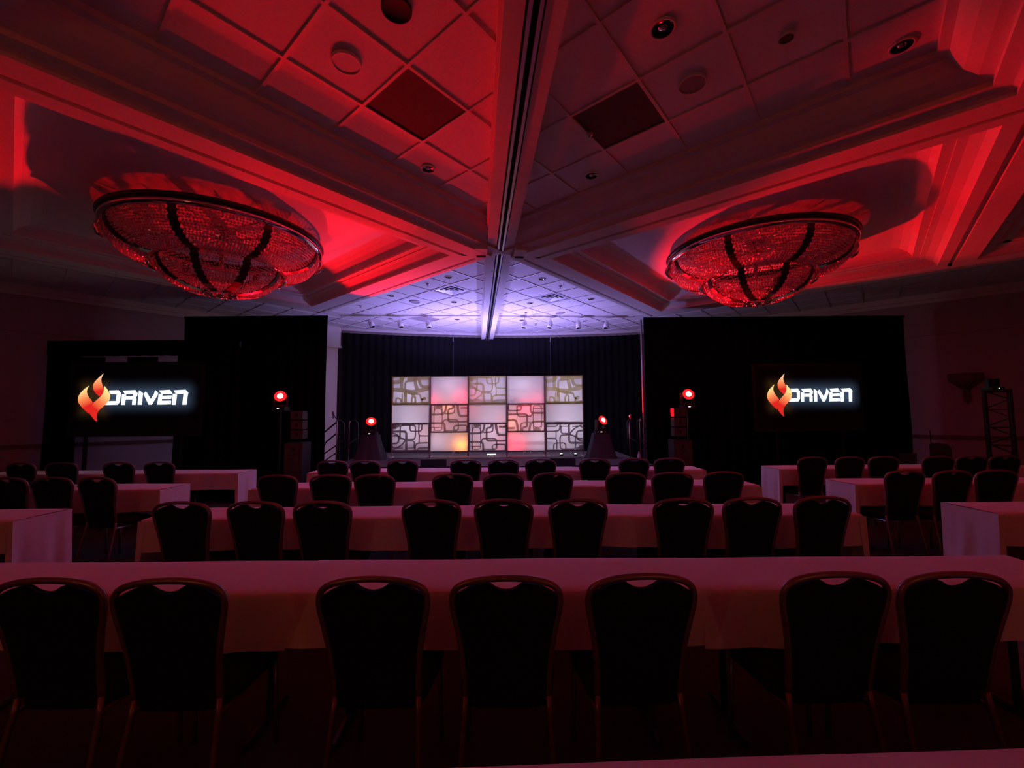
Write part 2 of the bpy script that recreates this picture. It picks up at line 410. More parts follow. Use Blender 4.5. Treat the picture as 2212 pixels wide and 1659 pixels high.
# ------------------------------------------------------------------ ceiling fixtures
def on_ceiling(name, a, b, label, cat, group=None, z=ZT):
    o = empty(name, (*W(a, b), z), G); tag(o, label, cat, group); return o
dl_src = {}
def downlight(a, b, r, label, group):
    key = round(r, 3)
    if key not in dl_src:
        o = empty('downlight')
        MB().lathe([(r*.80, .002), (r*.84, -.006), (r, -.006), (r*1.02, .0), (r*1.02, .004)], 28).build('trim_ring', 'tbar', o, True)
        MB().lathe([(.0, .006), (r*.5, .004), (r*.82, -.004)], 24).build('reflector', 'dark_lens', o, True)
        MB().lathe([(.0, -.008), (r*.28, -.004), (r*.36, .006)], 14).build('lamp', 'chrome', o, True)
        dl_src[key] = o
    else: o = copy_tree(dl_src[key])
    o.location = (*W(a, b), ZT - .005); tag(o, label, 'downlight', group)
def disc(name, a, b, r, m, label, cat, group=None):
    o = on_ceiling(name, a, b, label, cat, group, ZT - .012)
    MB().lathe([(r*.88, -.004), (r*.90, -.010), (r*.98, -.010), (r, -.004), (r, .012)], 36).build('rim', 'tbar', o, True)
    MB().lathe([(0, -.004), (r*.6, -.0045), (r*.89, -.003)], 36).build('grille', m, o, True)
    return o
def sprinkler(a, b, label):
    o = on_ceiling('sprinkler', a, b, label, 'sprinkler', 'ceiling sprinklers', ZT - .012)
    MB().lathe([(.035, .01), (.035, .002), (.022, -.004), (.012, -.006)], 16).build('escutcheon', 'metal_rail', o, True)
    MB().lathe([(.009, 0), (.009, -.035)], 8).build('stem', 'metal_rail', o)
    MB().lathe([(0, -.036), (.026, -.036), (.026, -.040), (0, -.040)], 14).build('deflector', 'metal_rail', o)
LN = 'recessed downlight in the near tiles'
o = on_ceiling('speaker_opening', 1.445, 2.15, 'black round opening in the near red tiles left of the track', 'opening', None, ZT - .012)
MB().lathe([(0, -.002), (.085, -.002), (.088, -.006), (.095, -.004), (.095, .012)], 32).build('hole_liner', 'void', o, True)
disc('ceiling_speaker', 1.445, 2.77, .105, 'tile', 'round white ceiling speaker beside the dark return tile, left of the track', 'speaker', 'ceiling speakers')
disc('ceiling_speaker', 3.295, .92, .105, 'grey_tile', 'round grey ceiling speaker beside the dark return tile, right of the track', 'speaker', 'ceiling speakers')
downlight(2.68, 3.385, .075, 'downlight in the shaded tiles along the beam left of the track', 'near downlights')
downlight(2.68, .92, .085, 'large downlight with bright lamp, topmost right of the track', 'near downlights')
downlight(3.91, 2.155, .075, 'downlight near the beam, right of the track below the dark tile', 'near downlights')
downlight(3.91, -.31, .075, 'dark downlight at the upper right near the beam corner', 'near downlights')
disc('smoke_detector', 3.295, .30, .05, 'dark_tile', 'small dark detector in the near tiles, upper right', 'detector')
sprinkler(3.30, 1.83, 'small sprinkler in the near tiles at the corner of the dark tile')
for a, b, l in [(5.14, 5.86, 'downlight on the lavender ceiling behind the left beam corner'), (6.38, 4.62, 'downlight on the lavender ceiling behind the right beam corner'),
    (5.14, 7.71, 'downlight beside the beam on the left lavender ceiling'), (6.38, 7.09, 'downlight in front of the left vent, nearest the track'),
    (7.61, 5.86, 'downlight in front of the right vent, nearest the track'), (8.23, 4.62, 'downlight beside the beam on the right lavender ceiling'),
    (6.38, 9.56, 'downlight behind the left track lights, near the bulkhead'), (7.61, 8.33, 'downlight behind the left track lights, beside the wall track'),
    (8.84, 7.09, 'downlight behind the right track lights, beside the wall track'), (10.08, 5.86, 'downlight behind the right track lights, near the bulkhead')]:
    downlight(a, b, .075, l, 'downlights over the stage')
for a, b, l in [(.50, 5.36, 'downlight in the left coffer, upper left of the chandelier'), (.50, 7.83, 'downlight in the left coffer, lower left of the chandelier'),
    (3.02, 5.38, 'downlight in the bright red corner of the left coffer'), (5.89, 2.46, 'downlight in the red left corner of the right coffer'),
    (5.82, -.05, 'downlight in the right coffer above the chandelier'), (8.37, -.06, 'downlight in the right coffer, right of the chandelier')]:
    downlight(a, b, .07, l, 'coffer downlights')
disc('ceiling_speaker', 5.763, 7.71, .12, 'grey_tile', 'round pale ceiling speaker on the left lavender ceiling', 'speaker', 'ceiling speakers')
disc('ceiling_speaker', 8.85, 5.86, .12, 'grey_tile', 'round pale ceiling speaker on the right lavender ceiling', 'speaker', 'ceiling speakers')
for a, b, l in [(5.14, 6.47, 'sprinkler beside the beam left of the left vent'), (6.998, 4.62, 'sprinkler between the right vent and the beam'), (5.14, 8.94, 'sprinkler at the far left end of the lavender ceiling'),
    (8.23, 6.47, 'sprinkler near the wall track in front of the right track lights'), (7.61, 9.56, 'sprinkler below the grey return tile by the bulkhead'), (9.46, 7.09, 'sprinkler hanging under the right track lights')]: sprinkler(a, b, l)
for (a, b), sd in zip(VENTS, ('left', 'right')):
    o = on_ceiling('air_vent', a, b, 'square louvred ceiling vent with dark slots %s of the track' % sd, 'vent', 'air vents over the stage', ZT + .002)
    h = TILE/2 - .006
    MB().box(-h, h, -h, h, .03, .04).build('plenum', 'void', o)
    for k, (q, zz) in enumerate(((h, -.004), (.245, .0), (.17, -.002), (.095, -.004))):
        mb = MB(); q2 = q - (.035 if k == 0 else .058)
        a0 = [(-q, -q), (q, -q), (q, q), (-q, q)]; a1 = [(-q2, -q2), (q2, -q2), (q2, q2), (-q2, q2)]
        top = .0 if k == 0 else .018
        for i in range(4):
            j = (i + 1) % 4
            mb.face([(*a0[i], zz), (*a0[j], zz), (*a1[j], zz + (.0 if k == 0 else .018)), (*a1[i], zz + (.0 if k == 0 else .018))])
            mb.face([(*a0[i], zz + .006), (*a0[j], zz + .006), (*a1[j], zz + .006 + top), (*a1[i], zz + .006 + top)])
            mb.face([(*a0[i], zz), (*a0[j], zz), (*a0[j], zz + .006), (*a0[i], zz + .006)])
        mb.build('frame' if k == 0 else 'louvre', 'white_metal', o)
    MB().box(-.03, .03, -.03, .03, -.004, .004).build('louvre', 'white_metal', o)
# track lighting over the stage
def track_light(x0, y0, x1, y1, heads, sd):
    ang = math.atan2(y1 - y0, x1 - x0); L = math.hypot(x1 - x0, y1 - y0)
    o = empty('light_track', (x0, y0, ZT - .012), ang); tag(o, 'thin white lighting track on the lavender ceiling %s of the wall track' % sd, 'light track', 'lighting tracks')
    MB().box(0, L, -.018, .018, -.02, .002).build('rail', 'white_metal', o)
    MB().box(-.04, 0, -.022, .022, -.024, .002).build('end_feed', 'white_metal', o)
    for i, (hx, dz) in enumerate(heads):
        t = (hx - x0) / (x1 - x0); y = y0 + (y1 - y0) * t
        h = empty('track_spotlight', (hx, y, ZT - .032), ang)
        tag(h, 'white track spotlight, %s from the left on the %s lighting track' % (ORD[i], sd), 'spotlight', 'track spotlights')
        MB().box(-.12, .12, -.02, .02, -.012, .0).build('adapter', 'white_metal', h)
        MB().tube([(0, 0, -.005), (dz*.02, 0, -.06), (-dz*.04, 0, -.10), (-dz*.03, 0, -.15)], .009).build('stem', 'white_metal', h, True)
        ax = Vector((dz*.45, -.25, -1)).normalized(); c = Vector((-dz*.01, 0, -.11))
        q = ax.to_track_quat('Z', 'Y').to_matrix().to_4x4(); m = Matrix.Translation(c) @ q
        MB().lathe([(0, -.02), (.035, -.015), (.05, .02), (.062, .07), (.066, .20), (.060, .20)], 20).xf(m).build('shade', 'white_metal', h, True)
        MB().lathe([(.060, .20), (.05, .17), (0, .165)], 20).xf(m).build('lamp', 'void', h, True)
track_light(-4.30, 10.60, -.80, 10.75, [(-3.60, 1), (-2.87, .8), (-2.15, .5)], 'left')
track_light(-.28, 10.80, 3.25, 11.0, [(.35, -.5), (1.02, -.5), (1.75, -.1), (2.50, -.5)], 'right')

# ------------------------------------------------------------------ chandeliers
UP_PROF = [(1.19, 3.93), (1.185, 3.86), (1.15, 3.78), (1.08, 3.70), (.98, 3.645), (.86, 3.61), (.75, 3.60)]
LO_PROF = [(.70, 3.62), (.695, 3.56), (.66, 3.48), (.59, 3.40), (.49, 3.335), (.37, 3.29), (.24, 3.265), (.12, 3.255)]
def resample(prof, step):
    out = []; acc = 0
    for k in range(len(prof) - 1):
        a, b = prof[k], prof[k+1]; L = math.hypot(b[0]-a[0], b[1]-a[1]); d = -acc
        while d + step <= L + 1e-9:
            d += step; t = d / L; out.append((a[0] + (b[0]-a[0])*t, a[1] + (b[1]-a[1])*t))
        acc = L - d
    return out
def octa(mb, p, r):
    i = len(mb.v); P = Vector(p); a = random.uniform(0, PI/2); t = random.uniform(-.5, .5)
    ex = Vector((math.cos(a), math.sin(a), 0)); ey = Vector((-math.sin(a)*math.cos(t), math.cos(a)*math.cos(t), math.sin(t))); ez = ex.cross(ey)
    for d in (ex, -ex, ey, -ey, ez, -ez): mb.v.append(tuple(P + d*r))
    mb.f += [(i+a_,i+b_,i+c_) for a_,b_,c_ in ((0,2,4),(2,1,4),(1,3,4),(3,0,4),(2,0,5),(1,2,5),(3,1,5),(0,3,5))]
def make_chandelier():
    root = empty('chandelier'); Z0 = 3.93
    def strands(prof, gap, name, ribs):
        mb = MB()
        for r, z in resample(prof, gap):
            n = max(8, int(2*PI*r/gap))
            for j in range(n):
                t = 2*PI*(j + random.uniform(-.15, .15))/n
                d = min(abs((t - a + PI) % (2*PI) - PI) for a in ribs)*r
                if d < .05: continue
                octa(mb, (r*math.cos(t), r*math.sin(t), z - Z0 + random.uniform(-.004, .004)), gap*.53)
        o = mb.build(name, 'bead', root); tag(o, kind='stuff'); return o
    RIBS = [k*PI/4 for k in range(8)]
    strands(UP_PROF, .034, 'upper_crystal_bowl', RIBS); strands(LO_PROF, .034, 'lower_crystal_bowl', RIBS)
    MB().lathe([(1.20, -.015), (1.235, .0), (1.24, .03), (1.22, .055), (1.17, .055), (1.17, -.01), (1.20, -.015)], 64).build('upper_ring', 'chrome', root, True)
    MB().lathe([(1.17, .055), (1.235, .06), (1.26, .10), (1.23, .115), (1.15, .115)], 64).build('upper_rim', 'rib', root, True)
    MB().lathe([(.70, -.325), (.73, -.315), (.735, -.29), (.71, -.275), (.68, -.285)], 48).build('lower_ring', 'chrome', root, True)
    for a in RIBS:
        dirv = Vector((math.cos(a), math.sin(a), 0)); tv = Vector((-math.sin(a), math.cos(a), 0))
        for prof, nm in ((UP_PROF, 'upper_rib'), (LO_PROF, 'lower_rib')):
            pts = resample([(prof[0][0], prof[0][1] + .03)] + prof, .015); i0 = 0; mb = MB()
            for k, (r, z) in enumerate(pts):
                wv = .044 + .008*math.sin(k*1.3); p0 = dirv*(r+.012) + Vector((0, 0, z - Z0 - .008)); q0 = p0 - dirv*.012 + Vector((0, 0, .012))
                mb.v += [tuple(p0 - tv*wv), tuple(p0 + tv*wv), tuple(q0 + tv*wv), tuple(q0 - tv*wv)]
            for k in range(len(pts)-1):
                for j in range(4): mb.f.append((4*k+j, 4*k+(j+1) % 4, 4*k+4+(j+1) % 4, 4*k+4+j))
            mb.build(nm, 'rib', root)
    for k in range(2):                              # chrome clips at two opposite sides
        a = PI/8 + k*PI
        d = Vector((math.cos(a), math.sin(a), 0))
        for prof, nm in ((UP_PROF, 'chrome_clip'), (LO_PROF, 'chrome_clip')):
            R0 = prof[0][0]
            pts = [d*(R0 + e) + Vector((0, 0, z)) for e, z in ((.0, prof[0][1]-Z0+.05), (.045, prof[0][1]-Z0+.02), (.055, prof[0][1]-Z0-.05), (.03, prof[0][1]-Z0-.12), (-.02, prof[0][1]-Z0-.17))]
            MB().tube(pts, [.018, .035, .04, .032, .012], 8).build(nm, 'chrome', root, True)
    mb = MB()
    for k in range(10):
        a = 2*PI*k/10; cx, cy = .14*math.cos(a), .14*math.sin(a)
        mb.tube([(cx + .06*math.cos(t), cy + .06*math.sin(t), -.69) for t in [2*PI*j/12 for j in range(12)]], .009, 6, True)
    mb.lathe([(0, -.74), (.03, -.73), (.05, -.70), (.05, -.675)], 16)
    mb.build('bottom_rosette', 'chrome', root, True)
    mb = MB(); mb.tube([(0, 0, .24), (0, 0, -.3)], .03)
    for k in range(8):
        a = 2*PI*k/8; mb.tube([(0, 0, .08), (.5*math.cos(a), .5*math.sin(a), .14), (1.2*math.cos(a), 1.2*math.sin(a), .04)], .012, 6)
    mb.build('stem_and_arms', 'chrome', root, True)
    for k in range(8):
        a = 2*PI*(k+.5)/8; p = (.85*math.cos(a), .85*math.sin(a))
        MB().lathe([(.012, .06), (.014, .10), (.026, .125), (.03, .15), (.02, .175), (0, .185)], 10, (p[0], p[1], 0)).build('bulb', 'bulb', root, True)
    MB().lathe([(0, .24), (.16, .24), (.15, .20), (.06, .17), (0, .17)], 24).build('canopy', 'chrome', root, True)
    return root
ch1 = make_chandelier(); ch1.location = (-3.93, 5.60, 3.93); ch1.rotation_euler.z = math.radians(12); tag(ch1, 'large red-lit crystal bowl chandelier in the left coffer', 'chandelier', 'two-tier crystal chandeliers')
ch2 = copy_tree(ch1); ch2.location = (3.68, 6.22, 3.93); ch2.rotation_euler.z = math.radians(-45); tag(ch2, 'large red-lit crystal bowl chandelier in the right coffer', 'chandelier', 'two-tier crystal chandeliers')

# ------------------------------------------------------------------ drapes
def drape_sheet(x0, x1, y, z0, z1, amp=.035, per=.22, dz=.0):
    n = max(6, int((x1 - x0) / per * 8))
    def fn(a, b):
        x = x0 + (x1 - x0)*a; z = z0 + (z1 - z0)*b
        return (x, y + amp*math.sin(2*PI*x/per + .6*math.sin(3*x)) * (.55 + .45*(1-b)) + .012*math.sin(x*17 + z*2), z - dz*math.sin(x*1.1)**2*b)
    return MB().grid(fn, n, 6)
def drape(name, label, y, panels, uprights, zt):
    o = empty(name, (0, 0, 0)); tag(o, label, 'drape')
    for (x0, x1, z0, z1) in panels: drape_sheet(x0, x1, y, z0, z1).build('drape_panel', 'black', o, True)
    mb = MB(); mb.tube([(panels[0][0], y + .0, zt), (panels[-1][1], y + .0, zt)], .022, 8); mb.build('crossbar', 'black', o)
    for x in uprights:
        MB().tube([(x, y + .06, 0), (x, y + .06, zt)], .02, 8).build('upright', 'blackmetal', o)
        MB().box(x-.2, x+.2, y-.0, y+.25, 0, .012).build('base_plate', 'blackmetal', o)
    return o
drape('tall_drape', 'tall black drape behind the left speaker stack', 9.2, [(-7.22, -5.6, .02, 3.80), (-5.6, -4.06, .02, 3.81)], [-7.1, -5.6, -4.15], 3.80)
drape('wide_drape', 'wide black drape behind the right screen', 9.15, [(2.90, 4.8, .02, 3.68), (4.8, 6.7, .02, 3.69), (6.7, 8.62, .02, 3.70)], [2.93, 4.8, 6.7, 8.5], 3.69)
MB().tube([(2.84, 9.15, 0), (2.84, 9.15, 3.66)], .022, 8).build('edge_upright', 'metal_rail', bpy.data.objects['wide_drape'], True)
o = empty('screen_surround_drape'); tag(o, 'lower black drape surround framing the left screen', 'drape')
drape_sheet(-8.98, -8.34, 8.1, .02, 3.08).build('drape_panel', 'black', o, True)
drape_sheet(-8.98, -6.1, 8.09, 2.79, 3.09, .015).build('valance', 'black', o, True)
drape_sheet(-6.44, -5.22, 8.1, .02, 2.95).build('drape_panel', 'black', o, True)
MB().tube([(-8.98, 8.1, 3.08), (-5.22, 8.1, 3.08)], .02).build('crossbar', 'black', o)
for x in (-8.9, -5.3): MB().tube([(x, 8.16, 0), (x, 8.16, 3.08)], .02).build('upright', 'blackmetal', o); MB().box(x-.2, x+.2, 8.0, 8.3, 0, .012).build('base_plate', 'blackmetal', o)
# stage back drape following the bowed wall
o = empty('stage_back_drape'); tag(o, 'black pleated drape across the back of the stage', 'drape')
def bd(s0, s1):
    def fn(a, b):
        s = s0 + (s1-s0)*a; off = -.16 + .022*math.sin(2*PI*s/.2) - .0*b
        x, y = W(*st(s, arc(s, off))); return (x, y, .02 + 3.99*b)
    return MB().grid(fn, int((s1-s0)/.025), 4)
for k in range(4): bd(-4.2 + 2.2*k, -4.2 + 2.2*(k+1)).build('drape_panel', 'stage_black', o, True)
for s in (-1.05, 1.95):
    x, y = W(*st(s, arc(s, -.24))); MB().tube([(x, y, 0), (x, y, 4.0)], .02).build('upright', 'blackmetal', o)
    MB().tube([(x, y - .02, 3.85), (x, y - .02, 4.0)], .012).build('hook', 'metal_rail', o)

# ------------------------------------------------------------------ screens with the logo
LET = [[(690,480),(850,475),(900,530),(895,546),(712,546)], [(825,546),(895,546),(888,680),(850,732),(825,732),(825,670)], [(640,735),(690,668),(825,668),(825,732)],
  [(920,546),(990,546),(980,735),(915,735)], [(930,485),(1145,475),(1190,530),(1190,546),(975,546)], [(985,578),(1185,578),(1162,606),(1180,640),(983,640)], [(1118,546),(1190,546),(1183,578),(1115,578)], [(1110,640),(1176,640),(1170,735),(1105,735)],
  [(1215,480),(1285,530),(1275,735),(1205,735)], [(1298,545),(1335,500),(1368,545),(1428,640),(1428,735),(1398,735)], [(1498,478),(1550,530),(1545,562),(1450,735),(1428,735),(1428,640),(1484,545)],
  [(1565,546),(1630,546),(1615,735),(1550,735)], [(1568,485),(1755,475),(1800,535),(1795,546),(1612,546)], [(1624,580),(1790,575),(1785,635),(1620,635)], [(1615,668),(1785,668),(1785,730),(1612,735)],
  [(1812,546),(1885,546),(1870,740),(1805,740)], [(1825,485),(2030,475),(2085,530),(2075,546),(1868,546)], [(2000,546),(2075,546),(2060,740),(1990,740)]]
FL1 = [(572,175),(480,260),(420,330),(400,390),(410,450),(450,520),(520,580),(570,555),(597,500),(592,440),(560,370),(537,310),(537,250)]
FL2 = [(325,395),(240,460),(175,540),(152,610),(160,680),(210,750),(290,830),(362,885),(372,780),(418,692),(370,630),(320,570),(295,500),(300,450)]
FL3 = [(604,400),(650,450),(700,530),(715,590),(700,660),(650,720),(580,780),(520,840),(495,910),(505,1025),(470,1000),(420,940),(378,890),(372,830),(382,770),(425,700),(480,650),(545,590),(590,530),(602,470)]
def flame_mat(name, p_hi, p_lo, hi, lo):
    m = bpy.data.materials.new(name); m.use_nodes = True; nt = m.node_tree; nt.nodes.remove(nt.nodes['Principled BSDF'])
    tc = nt.nodes.new('ShaderNodeTexCoord'); d = Vector((p_lo[0]-p_hi[0], 0, p_lo[1]-p_hi[1])); L2 = d.length_squared
    dp = nt.nodes.new('ShaderNodeVectorMath'); dp.operation = 'DOT_PRODUCT'; dp.inputs[1].default_value = d / L2
    nt.links.new(tc.outputs['Object'], dp.inputs[0])
    sb = nt.nodes.new('ShaderNodeMath'); sb.operation = 'SUBTRACT'; sb.inputs[1].default_value = (Vector((p_hi[0], 0, p_hi[1])).dot(d)) / L2
    nt.links.new(dp.outputs['Value'], sb.inputs[0])
    r = nt.nodes.new('ShaderNodeValToRGB'); r.color_ramp.elements[0].color = (*hi, 1); r.color_ramp.elements[1].color = (*lo, 1)
    e = r.color_ramp.elements.new(.45); e.color = (1, .26, .09, 1); r.color_ramp.elements[2].position = .85
    nt.links.new(sb.outputs[0], r.inputs[0])
    em = nt.nodes.new('ShaderNodeEmission'); em.inputs[1].default_value = 1.0; nt.links.new(r.outputs[0], em.inputs[0])
    nt.links.new(em.outputs[0], nt.nodes['Material Output'].inputs[0]); return m
def smooth_poly(pts, sharp):
    out = []
    n = len(pts)
    for i in range(n):
        a, b, c = pts[i-1], pts[i], pts[(i+1) % n]
        if i in sharp: out.append(b); continue
        out.append((b[0]*.75 + a[0]*.25, b[1]*.75 + a[1]*.25)); out.append((b[0]*.75 + c[0]*.25, b[1]*.75 + c[1]*.25))
    return out
def screen_glow(name, sx, sz):                     # near-black screen field; lens glow round the logotype painted in as emission
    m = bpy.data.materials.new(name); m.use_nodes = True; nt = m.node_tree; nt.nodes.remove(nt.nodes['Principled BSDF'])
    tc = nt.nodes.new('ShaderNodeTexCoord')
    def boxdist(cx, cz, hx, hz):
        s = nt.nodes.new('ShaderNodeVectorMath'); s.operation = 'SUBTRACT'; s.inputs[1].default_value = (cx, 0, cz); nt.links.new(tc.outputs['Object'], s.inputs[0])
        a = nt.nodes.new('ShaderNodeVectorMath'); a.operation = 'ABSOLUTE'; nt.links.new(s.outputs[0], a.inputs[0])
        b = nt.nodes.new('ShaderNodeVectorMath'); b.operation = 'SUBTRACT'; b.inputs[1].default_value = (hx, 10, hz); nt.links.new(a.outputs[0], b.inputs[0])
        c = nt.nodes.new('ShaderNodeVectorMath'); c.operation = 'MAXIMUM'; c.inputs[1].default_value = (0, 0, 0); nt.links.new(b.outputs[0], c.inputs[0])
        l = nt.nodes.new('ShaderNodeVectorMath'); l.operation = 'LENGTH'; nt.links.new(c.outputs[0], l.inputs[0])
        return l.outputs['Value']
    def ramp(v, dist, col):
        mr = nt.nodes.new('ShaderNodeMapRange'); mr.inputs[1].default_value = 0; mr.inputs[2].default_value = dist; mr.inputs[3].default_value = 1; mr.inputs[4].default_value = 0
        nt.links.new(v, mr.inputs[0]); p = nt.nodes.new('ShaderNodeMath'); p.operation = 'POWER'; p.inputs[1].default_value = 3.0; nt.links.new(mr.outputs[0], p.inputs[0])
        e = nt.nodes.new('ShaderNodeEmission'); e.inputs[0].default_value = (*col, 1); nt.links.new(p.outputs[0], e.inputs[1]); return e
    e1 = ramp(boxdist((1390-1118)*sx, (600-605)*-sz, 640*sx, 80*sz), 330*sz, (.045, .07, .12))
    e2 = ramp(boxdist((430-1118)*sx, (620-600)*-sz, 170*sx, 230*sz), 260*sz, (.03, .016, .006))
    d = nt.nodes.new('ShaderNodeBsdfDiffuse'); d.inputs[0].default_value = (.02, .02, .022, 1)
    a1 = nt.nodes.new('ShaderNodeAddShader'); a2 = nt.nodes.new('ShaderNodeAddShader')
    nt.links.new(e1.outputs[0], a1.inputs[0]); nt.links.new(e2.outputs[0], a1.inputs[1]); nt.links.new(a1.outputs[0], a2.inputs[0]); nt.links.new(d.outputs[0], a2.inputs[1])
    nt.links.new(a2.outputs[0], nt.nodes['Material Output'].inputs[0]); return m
YEL, RDD, CRM = (1, .80, .30), (.78, .02, .015), (1, .62, .34)
def screen(name, label, cx, y, cz, sx, sz, x0, x1, z0, z1, legs):
    o = empty(name, (cx, y, cz)); tag(o, label, 'screen', 'projection screens')
    def p(q): return ((q[0]-1118)*sx, (600-q[1])*sz)
    a0, a1, b0, b1 = x0-cx, x1-cx, z0-cz, z1-cz
    MB().box(a0, a1, 0, .01, b0, b1).build('screen_surface', screen_glow(name + '_painted_glow', sx, sz), o)
    f = MB(); f.box(a0-.05, a0, -.01, .03, b0-.05, b1+.05).box(a1, a1+.05, -.01, .03, b0-.05, b1+.05).box(a0, a1, -.01, .03, b1, b1+.05).box(a0, a1, -.01, .03, b0-.05, b0)
    f.build('frame', 'blackmetal', o)
    for lx in legs:
        MB().box(lx-cx-.025, lx-cx+.025, .0, .04, -cz, b0).build('leg', 'blackmetal', o)
        MB().box(lx-cx-.03, lx-cx+.03, -.4, .08, -cz, -cz+.04).build('foot', 'blackmetal', o)
    txt = tag(MB().build('logo_lettering', 'letter', o), 'glowing white DRIVEN lettering')
    mb = MB()
    for k, q in enumerate(LET): mb.prism_y([p(t) for t in q], -.004 - .0001*k, 0)
    mb.build('tmp', 'letter'); t = bpy.data.objects['tmp']; txt.data = t.data; bpy.data.objects.remove(t)
    for k, (q, sh, hi, lo, ch, cw) in enumerate(((FL1, {0, 6}, (520,220), (560,520), CRM, RDD), (FL2, {0, 7, 9}, (190,480), (350,800), YEL, RDD), (FL3, {0, 9}, (680,520), (430,850), YEL, RDD))):
        fm = flame_mat('%s_flame_%d' % (name, k), p(hi), p(lo), ch, cw)
        tag(MB().prism_y([p(t) for t in smooth_poly(q, sh)], -.006 - .001*k, 0).build('logo_flame', fm, o), 'orange to red flame shape')
    return o
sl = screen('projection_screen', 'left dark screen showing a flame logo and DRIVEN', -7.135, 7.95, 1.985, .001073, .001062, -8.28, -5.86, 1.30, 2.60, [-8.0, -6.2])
for x0, x1 in ((-8.30, -7.72), (-7.28, -6.72), (-6.33, -6.1)):
    MB().box(x0 + 7.135, x1 + 7.135, -.01, .02, .66, .76).build('hanging_tab', 'black', sl)
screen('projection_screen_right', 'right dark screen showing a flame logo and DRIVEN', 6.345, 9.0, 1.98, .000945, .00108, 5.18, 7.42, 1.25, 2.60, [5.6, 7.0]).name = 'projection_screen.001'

# ------------------------------------------------------------------ stage
SZ = .60
o = empty('stage'); tag(o, 'low black stage platform in front of the set', 'stage')
MB().box(-3.75, 2.78, 8.4, 11.6, SZ-.06, SZ).build('deck', 'stage', o)
for k in range(5):
    x = -3.6 + k*1.55
    for yy in (8.55, 11.4): MB().box(x-.03, x+.03, yy-.03, yy+.03, 0, SZ-.06).build('leg', 'blackmetal', o)
drape_sheet(-3.75, 2.78, 8.41, .0, SZ-.01, .012, .12).build('skirt', 'black', o, True)
def stairs(name, label, x0, x1, rail_m):
    o = empty(name); tag(o, label, 'stairs', 'stage stairs'); x0 += .03 if x1 > x0 else -.03
    y0 = 9.5
    sgn = 1 if x1 > x0 else -1
    for k in range(3):
        xa = x0 + sgn*.27*k; xb = xa + sgn*.29; a, b = sorted((xa, xb))
        MB().box(a, b, y0, y0+.9, .17*(3-k) - .04, .17*(3-k)).build('tread', 'stage', o)
    for yy in (y0 + .02, y0 + .86):
        e = x0 + sgn*.8
        mb = MB(); mb.tube([(x0 - sgn*.02, yy, .5), (x0 - sgn*.02, yy, 1.42), (x0 + sgn*.05, yy, 1.50), (x0 + sgn*.16, yy, 1.46), (e - sgn*.06, yy, .98), (e, yy, .88), (e, yy, 0)], .018)
        mb.tube([(x0, yy, 1.05), (e, yy, .5)], .014); mb.build('handrail', rail_m, o, True)
        MB().tube([(x0, yy, .52), (e, yy, .04)], .02).build('stringer', 'blackmetal', o)
stairs('stage_stairs', 'black stairs with bent handrails left of the stage', -3.76, -4.6, 'blackmetal')
stairs('stage_stairs', 'steps with slim handrails right of the stage', 2.80, 3.6, 'blackmetal')
def mic_stand(x, y, h, dx, label, z=SZ):
    o = empty('microphone_stand', (x, y, z)); tag(o, label, 'microphone', 'microphone stands')
    MB().lathe([(0, .03), (.12, .02), (.13, 0), (0, 0)], 20).build('base', 'blackmetal', o, True)
    MB().tube([(0, 0, .02), (0, 0, h-.12)], .011).build('pole', 'metal_rail', o, True)
    MB().tube([(-dx*.8, 0, h-.02-.14), (0, 0, h-.12), (dx, 0, h-.02)], .009).build('boom', 'blackmetal', o, True)
    MB().lathe([(0, .12), (.024, .11), (.03, .085), (.024, .06), (.016, .05), (.012, -.04), (0, -.04)], 14, (dx, 0, h-.06)).build('microphone', 'metal_rail', o, True)
mic_stand(2.48, 9.0, .93, .03, 'microphone on a stand at the right edge of the stage')
mic_stand(-3.95, 9.35, 1.05, -.08, 'microphone on a boom at the left edge of the stage', SZ)
bpy.data.objects['microphone_stand.001'].location = (-3.70, 8.95, SZ)
for x, l in ((2.72, 'slim bright post by the steps at the right end of the stage'), (-3.48, 'slim bright post at the left end of the stage')):
    o = empty('rail_post', (x, 9.05, SZ)); tag(o, l, 'post', 'slim stage posts')
    MB().tube([(0, 0, 0), (0, 0, .84), (.02, 0, .89)], .013).build('post', 'metal_rail', o, True); MB().lathe([(0, .012), (.06, .01), (.06, 0)], 14).build('flange', 'metal_rail', o)
o = empty('water_bottle', (2.655, 8.95, SZ)); tag(o, 'small clear water bottle standing on the stage at right', 'bottle')
MB().lathe([(0, 0), (.031, 0), (.033, .02), (.031, .12), (.028, .15), (.013, .18), (.012, .195)], 16).build('bottle_body', 'bottle', o, True)
MB().lathe([(.014, .192), (.014, .21), (0, .21)], 12).build('cap', 'white_metal', o, True)

